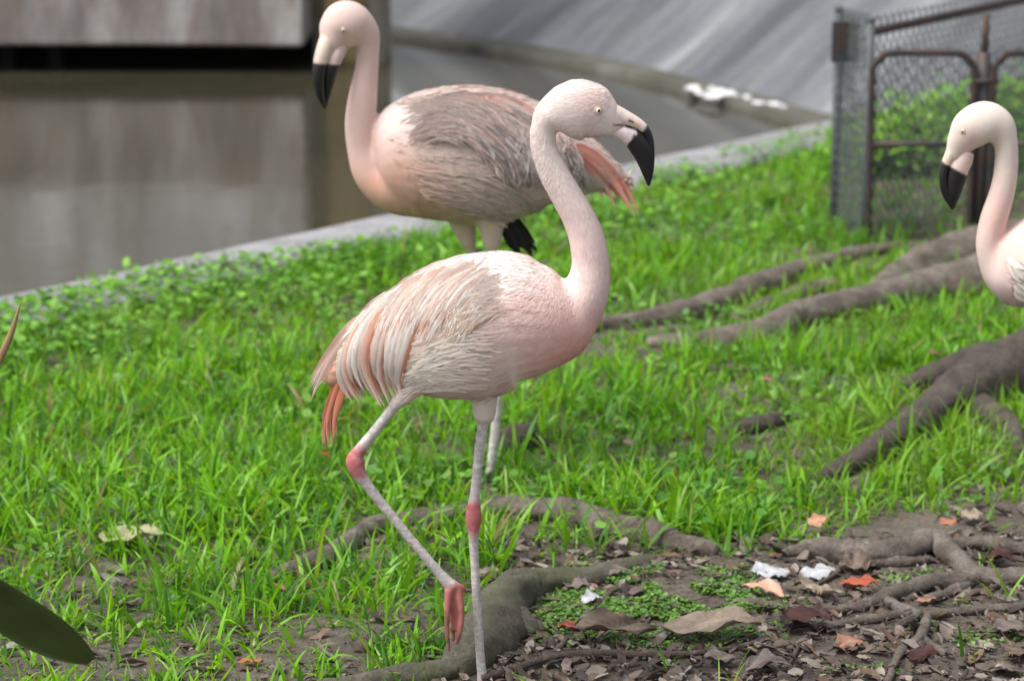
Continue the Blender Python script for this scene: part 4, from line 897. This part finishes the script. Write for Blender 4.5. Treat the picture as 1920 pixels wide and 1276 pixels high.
# single fallen leaves
def leaf_mesh(ln, wd, curl, bend, twist, cols, seed, nl=14, nw=8):
    rr = random.Random(seed); v, c = [], []
    ph = rr.uniform(0, 6)
    for i in range(nl + 1):
        s = i / nl; h = wd * .5 * max(.03, math.sin(math.pi * min(1, s**(.62 + .5 * (seed % 7) / 7) * .97 + .03)))**.8
        h *= 1 + .12 * math.sin(s * 17 + ph) + rr.uniform(-.05, .05)
        for j in range(nw + 1):
            q = (j / nw - .5) * 2; a = q * curl * (1 - .3 * s) + twist * s
            yy = math.sin(a) * h / max(abs(curl), .25) if abs(curl) > .25 else q * h
            zz = (1 - math.cos(q * curl)) * h / max(abs(curl), .25)
            v.append((s * ln - ln / 2, yy + .10 * wd * math.sin(s * 4 + ph), zz * .7 + bend * ln * (.45 * math.sin(s * math.pi) + .3 * math.sin(s * 5.2 + ph)) + .10 * h * math.sin(s * 9 + q * 3.5 + ph) + .05 * wd * math.sin(s * 19 + q * 7 + ph * 2) + yy * math.sin(twist * 2 * (s - .4)) * .8))
            k_ = .5 + .5 * math.sin(s * 9 + q * 4 + ph); m_ = np.array(cols[0]) * (1 - k_) + np.array(cols[-1]) * k_
            if j == nw // 2: m_ = m_ * 1.25
            c.append(np.clip(m_, 0, .95))
    f = [(i * (nw + 1) + j, i * (nw + 1) + j + 1, (i + 1) * (nw + 1) + j + 1, (i + 1) * (nw + 1) + j) for i in range(nl) for j in range(nw)]
    me = bpy.data.meshes.new('leaf'); me.from_pydata([tuple(p) for p in v], [], f); set_col(me, c)
    me.polygons.foreach_set('use_smooth', np.ones(len(me.polygons), bool)); me.materials.append(M_litter); return me
def leaf(px, py, lpx, wpx, rot, cols, label, curl=.5, bend=.06, twist=.2, tilt=(0, 0), lift=.006, seed=None, group='fallen leaves', name='fallen_leaf'):
    g = GS(px, py); kk = g[1] / 4900 * 1.05
    sd = seed if seed is not None else int(px * 7 + py)
    o = link(bpy.data.objects.new(name, leaf_mesh(lpx * kk, wpx * kk, curl, bend, twist, cols, sd)))
    o.location = (g[0], g[1], g[2] + lift); o.rotation_euler = (tilt[0] * .35, tilt[1] * .5, math.radians(rot + (sd * 37 % 50) - 25)); return tag(o, label, 'leaf', group)
TAN, BRN, SIL, ORG, RED, MAR, GRY = [(.24, .185, .135), (.33, .26, .195)], [(.085, .06, .042), (.20, .15, .115)], [(.34, .35, .365), (.52, .525, .54)], [(.28, .12, .075), (.36, .19, .13)], [(.32, .06, .025), (.36, .10, .045)], [(.035, .013, .011), (.065, .022, .018)], [(.10, .082, .07), (.19, .155, .135)]
leaf(1335, 1208, 180, 92, 8, TAN, 'big tan dead leaf lying under the twigs', -.7, .16, .1, (.55, 0), .03)
leaf(1155, 1212, 150, 80, -4, BRN, 'curled brown dead leaf with its hollow facing up', -1.3, .10, .2, (.9, 0), .03)
leaf(1450, 1086, 64, 70, 20, SIL, 'white silvery leaf beside a grass sprout', .3, .06, .2, (.5, .1), .015)
leaf(1535, 1080, 78, 56, 25, SIL, 'white silvery leaf under the arching dark twig', .3, .05, .2, (.5, 0), .012)
leaf(1432, 1126, 90, 44, -14, [(.60, .27, .18), (.66, .36, .27)], 'salmon orange leaf lying across a thin root', .6, .06, .3, (.4, 0), .025)
leaf(1610, 1112, 72, 44, -6, RED, 'bright red orange leaf in the leaf litter', .7, .07, .3, (.3, 0), .02)
leaf(1510, 1190, 95, 80, -20, MAR, 'dark maroon leaf beneath the slim root', .5, .1, .3, (.5, .1), .03)
leaf(1735, 1140, 44, 26, -5, ORG, 'small orange leaf wedged between two roots', .5, .05, .2, (.3, 0), .012)
leaf(1605, 1070, 70, 80, 10, BRN, 'brown curled leaf just below the gnarled root', -.9, .1, .2, (.5, 0), .02)
leaf(1533, 1128, 36, 90, 60, TAN, 'upright tan leaf left of the red orange leaf', .6, .1, .2, (.6, .2), .025)
leaf(1600, 1220, 60, 60, 15, ORG, 'rusty leaf lying flat below the maroon leaf', .3, .04, .2, (.2, 0), .01)
leaf(1535, 995, 56, 34, 40, [(.52, .24, .15), (.58, .33, .23)], 'pinkish leaf leaning in grass above the tangle', .4, .05, .1, (.8, 0), .03)
leaf(1780, 996, 40, 36, 60, [(.40, .16, .09), (.46, .22, .14)], 'rust coloured leaf by the grass above the gnarled root', .4, .05, .1, (.6, 0), .025)
leaf(1822, 982, 44, 44, 0, TAN, 'pale tan leaf at the edge of the grass', .4, .05, .1, (.5, 0), .02)
leaf(1875, 1062, 56, 50, 0, MAR, 'dark red curled leaf between the pale roots', -1.1, .12, .1, (.7, 0), .02)
leaf(1110, 1142, 44, 40, 10, SIL, 'small white curled leaf on the creeping plant', .9, .1, .2, (.5, 0), .015)
leaf(1072, 1195, 52, 36, 10, [(.35, .06, .03), (.12, .04, .03)], 'small dark leaf with a red edge by the twig fork', .9, .1, .2, (.4, 0), .02)
leaf(1080, 1108, 50, 54, -15, GRY, 'grey leaf lying near the bend of the mossy root', .5, .08, .2, (.5, 0), .015)
leaf(1160, 1090, 44, 30, 30, GRY, 'grey pointed leaf at the top of the creeping plant', .4, .06, .2, (.6, 0), .02)
leaf(850, 1215, 40, 70, 70, GRY, 'grey dead leaf below the lifted foot', .6, .08, .2, (.6, 0), .02)
leaf(1350, 1255, 60, 50, -10, GRY, 'rounded grey leaf lowest beside the long twig', -.9, .15, .2, (.5, 0), .02)
leaf(1440, 1268, 90, 60, 10, GRY, 'grey folded leaf at the bottom border near the twig stub', -.8, .12, .2, (.5, 0), .02)
leaf(1730, 1250, 60, 54, 0, MAR, 'dark reddish leaf near the downward root fork', -.6, .1, .2, (.6, 0), .02)
leaf(1895, 1200, 60, 60, 50, GRY, 'grey leaf at the picture border under the tangle', .5, .08, .2, (.5, 0), .02)
leaf(1905, 1245, 44, 70, 80, BRN, 'brown leaf lowest at the picture border', .5, .08, .2, (.6, 0), .02)
leaf(250, 1030, 130, 70, 5, [(.30, .31, .15), (.38, .37, .21)], 'big pale yellow leaf lying half hidden in the grass', -.6, .14, .1, (.5, 0), .035)
leaf(520, 1112, 22, 40, 80, [(.50, .18, .12), (.56, .25, .18)], 'little pink leaf on the soil left of the lifted foot', .4, .05, .1, (.7, 0), .02)
leaf(470, 1250, 50, 22, 20, [(.34, .10, .05), (.42, .15, .08)], 'rusty red leaf lying flat near the bottom edge', .6, .05, .1, (.3, 0), .01)
leaf(520, 1262, 34, 40, -10, GRY, 'grey leaf next to the rusty red leaf', .4, .05, .1, (.5, 0), .01)
for px, py, cs, lb in [(226, 800, RED, 'small orange leaf caught upright in the middle of the lawn'), (612, 888, RED, 'small orange leaf in grass near the lifted knee'), (1750, 690, ORG, 'orange leaf standing in grass above the dark thick root'), (325, 514, ORG, 'pink leaf lying on the pond kerb'), (438, 520, ORG, 'pink leaf where weeds meet the kerb'), (1440, 748, ORG, 'tiny orange leaf among tall grass'), (225, 880, ORG, 'pale orange leaf under the upright orange leaf'), (1762, 432, ORG, 'orange leaf in weeds in front of the gate'), (705, 752, RED, 'orange leaf in grass below the belly'), (1350, 905, ORG, 'rusty leaf in grass between two dark root lumps'), (1180, 862, TAN, 'pale leaf resting on the small dark root lump')]:
    leaf(px, py + 8, 26, 22, random.uniform(0, 180), cs, lb, .5, .05, .2, (1.0, .3), .06 if py > 540 else .05)
# loose litter: too many and too broken to count
A = Acc(); rr = random.Random(4)
zones = [(900, 1930, 1000, 1300, 2600), (0, 880, 1040, 1300, 330), (420, 1000, 960, 1080, 80), (1780, 1940, 850, 1000, 90), (0, 1900, 640, 960, 110)]
for x0, x1, y0, y1, n_ in zones:
    for k_ in range(n_):
        px, py = rr.uniform(x0, x1), rr.uniform(y0, y1)
        if 1010 < px < 1400 and 1085 < py < 1190 and rr.random() < .7: continue
        g = GS(px, py)
        if ((RX[:, 0] - g[0])**2 + (RX[:, 1] - g[1])**2 < (RX[:, 3] * .95)**2).any(): continue
        sz = rr.choice([.008, .012, .016, .022, .03, .042, .05]) * rr.uniform(.7, 1.2); nl, nw = 4, 2
        a = rr.uniform(0, 6.28); ta, tb = rr.gauss(0, .3), rr.gauss(0, .3); cu = rr.uniform(-.9, .9); wd_ = sz * rr.uniform(.3, .6); col_ = rr.choice([(.09, .065, .048), (.13, .10, .08), (.17, .135, .11), (.11, .085, .07), (.07, .05, .04), (.23, .19, .155), (.14, .085, .055), (.27, .235, .20), (.045, .033, .03), (.08, .06, .048)])
        vs = []
        for i in range(nl + 1):
            s = i / nl; h = wd_ * .5 * max(.05, math.sin(math.pi * s))**.7 * rr.uniform(.85, 1.15)
            for j in range(nw + 1):
                q_ = j - 1; X_ = (s - .5) * sz; Y_ = q_ * h * math.cos(cu * .6); Z_ = abs(q_) * h * math.sin(cu) + .1 * sz * math.sin(s * 3.1) * (1 if cu < 0 else -.3)
                Z_ += X_ * ta + Y_ * tb; vs.append((g[0] + X_ * math.cos(a) - Y_ * math.sin(a), g[1] + X_ * math.sin(a) + Y_ * math.cos(a), max(g[2] + .002, g[2] + .006 + Z_ + rr.uniform(0, .006))))
        A.add(vs, [(i * 3 + j, i * 3 + j + 1, (i + 1) * 3 + j + 1, (i + 1) * 3 + j) for i in range(nl) for j in range(nw)], np.array(col_) * rr.uniform(.8, 1.25))
tag(A.build('leaf_litter', M_litter), 'small broken dead leaves strewn over the bare soil', 'litter', kind='stuff')
# thin sticks in the litter
A = Acc()
for k_ in range(300):
    px, py = rr.uniform(880, 1930), rr.uniform(1040, 1290)
    g = GS(px, py); a = rr.uniform(0, 3.14); l_ = rr.uniform(.02, .09); d_ = np.array([math.cos(a), math.sin(a), rr.uniform(-.05, .25)]) * l_
    v_, f_ = loft([g + (0, 0, .004), g + d_ * .5 + np.array([rr.gauss(0, .004), rr.gauss(0, .004), .008]), g + d_ + (0, 0, .006)], [.0012] * 3, [.0012] * 3, 5, 4, (.1, .2, .97)); A.add(v_, f_)
tag(A.build('stick_litter', M_twig), 'hair thin broken sticks scattered on the soil', 'litter', kind='stuff')
# soil crumbs
A = Acc()
for k_ in range(2600):
    px, py = rr.uniform(-20, 1940), rr.uniform(1000, 1300); g = GS(px, py); r_ = rr.uniform(.001, .004)
    vs = [g + np.array(d_) * r_ * rr.uniform(.6, 1.2) for d_ in ((1, 0, .2), (0, 1, .1), (-1, 0, .2), (0, -1, .1), (0, 0, .9), (0, 0, -.6))]
    A.add(vs, [(0, 1, 4), (1, 2, 4), (2, 3, 4), (3, 0, 4), (1, 0, 5), (2, 1, 5), (3, 2, 5), (0, 3, 5)])
tag(A.build('soil_crumbs', M_soil), 'crumbs of dry soil scattered over the bare ground', 'soil', kind='stuff')

# plant beside the path whose dark leaf reaches into the picture
m, n, b, o = mat_base('glossy_leaf'); M_gl = m
n.links.new(ramp(n, noise_tex(n, 20, 3, .5, coord(n)), [(.3, (.035, .062, .008)), (.7, (.05, .085, .012))]), b.inputs['Base Color']); b.inputs['Roughness'].default_value = .5
m, n, b, o = mat_base('dry_blade'); M_dry = m
n.links.new(ramp(n, noise_tex(n, 30, 3, .5, coord(n)), [(.3, (.25, .15, .07)), (.7, (.36, .24, .11))]), b.inputs['Base Color']); b.inputs['Roughness'].default_value = .6
pb = V(-330, 1290, 4.45); pb[2] = 0
pl = empty('broad_leaved_plant', pb, 'plant outside the border reaching in one long dark green leaf', 'plant'); o0 = np.array(pl.location)
A = Acc(); tube(A, [np.zeros(3), np.array([.01, 0, .2]), np.array([.03, 0, .42])], .011, 8, 10); A.build('stem', M_twig, pl)
def big_leaf(p0, p1, wd_, nrm, sag):
    p0, p1, nrm = np.array(p0), np.array(p1), np.array(nrm, float); ax = p1 - p0; sd = np.cross(ax, nrm); sd /= np.linalg.norm(sd); nr = np.cross(sd, ax); nr /= np.linalg.norm(nr)
    nl, nw = 24, 8; top = []
    for i in range(nl + 1):
        s = i / nl; h = wd_ * .5 * (min(1, s * 3.2)**.8) * (1 if s < .62 else max(.05, math.cos((s - .62) / .38 * 1.5))**.6)
        for j in range(nw + 1):
            q_ = (j / nw - .5) * 2; top.append(p0 + ax * s + sd * q_ * h + nr * (.16 * h * abs(q_) - sag * math.sin(s * 3.14) * .25))
    top = np.array(top); nv = len(top); v_ = np.vstack([top, top - nr * .0016]); f_ = []
    for i in range(nl):
        for j in range(nw):
            a = i * (nw + 1) + j; qd = (a, a + 1, a + nw + 2, a + nw + 1); f_.append(qd); f_.append(tuple(x_ + nv for x_ in qd[::-1]))
    for i in range(nl):
        for j in (0, nw):
            a = i * (nw + 1) + j; f_.append((a, a + nw + 1, a + nw + 1 + nv, a + nv))
    return mesh_np('leaf', v_ - o0, f_, M_gl, pl)
big_leaf(V(-150, 1040, 4.42), V(172, 1238, 4.5), .115, (0, -.72, -.45), .02)
st = np.array(o0)
big_leaf(st + (.02, 0, .36), st + (-.25, .12, .52), .09, (0, -.3, .9), .03)
big_leaf(st + (.02, 0, .40), st + (-.10, -.25, .55), .09, (0, -.3, .9), .03)
big_leaf(st + (.03, 0, .42), V(-150, 1040, 4.42) + (-.005, .002, 0), .02, (0, -.5, .8), .0)
db = V(-70, 780, 5.2); db2 = db.copy(); db2[2] = 0
dr = empty('dry_reed', db2, 'dry brown blade poking in at the picture border beside the water', 'plant'); o0b = np.array(dr.location)
P = [db2 - o0b, V(-40, 760, 5.2) - o0b, V(0, 672, 5.2) - o0b, V(22, 622, 5.2) - o0b, V(38, 568, 5.2) - o0b]
v_, f_ = loft(P, [.003, .007, .0075, .006, .001], [.002, .003, .003, .003, .001], 30, 8); mesh_np('blade', v_, f_, M_dry, dr)
print('tris', sum(len(o.data.polygons) for o in S.objects if o.type == 'MESH'))
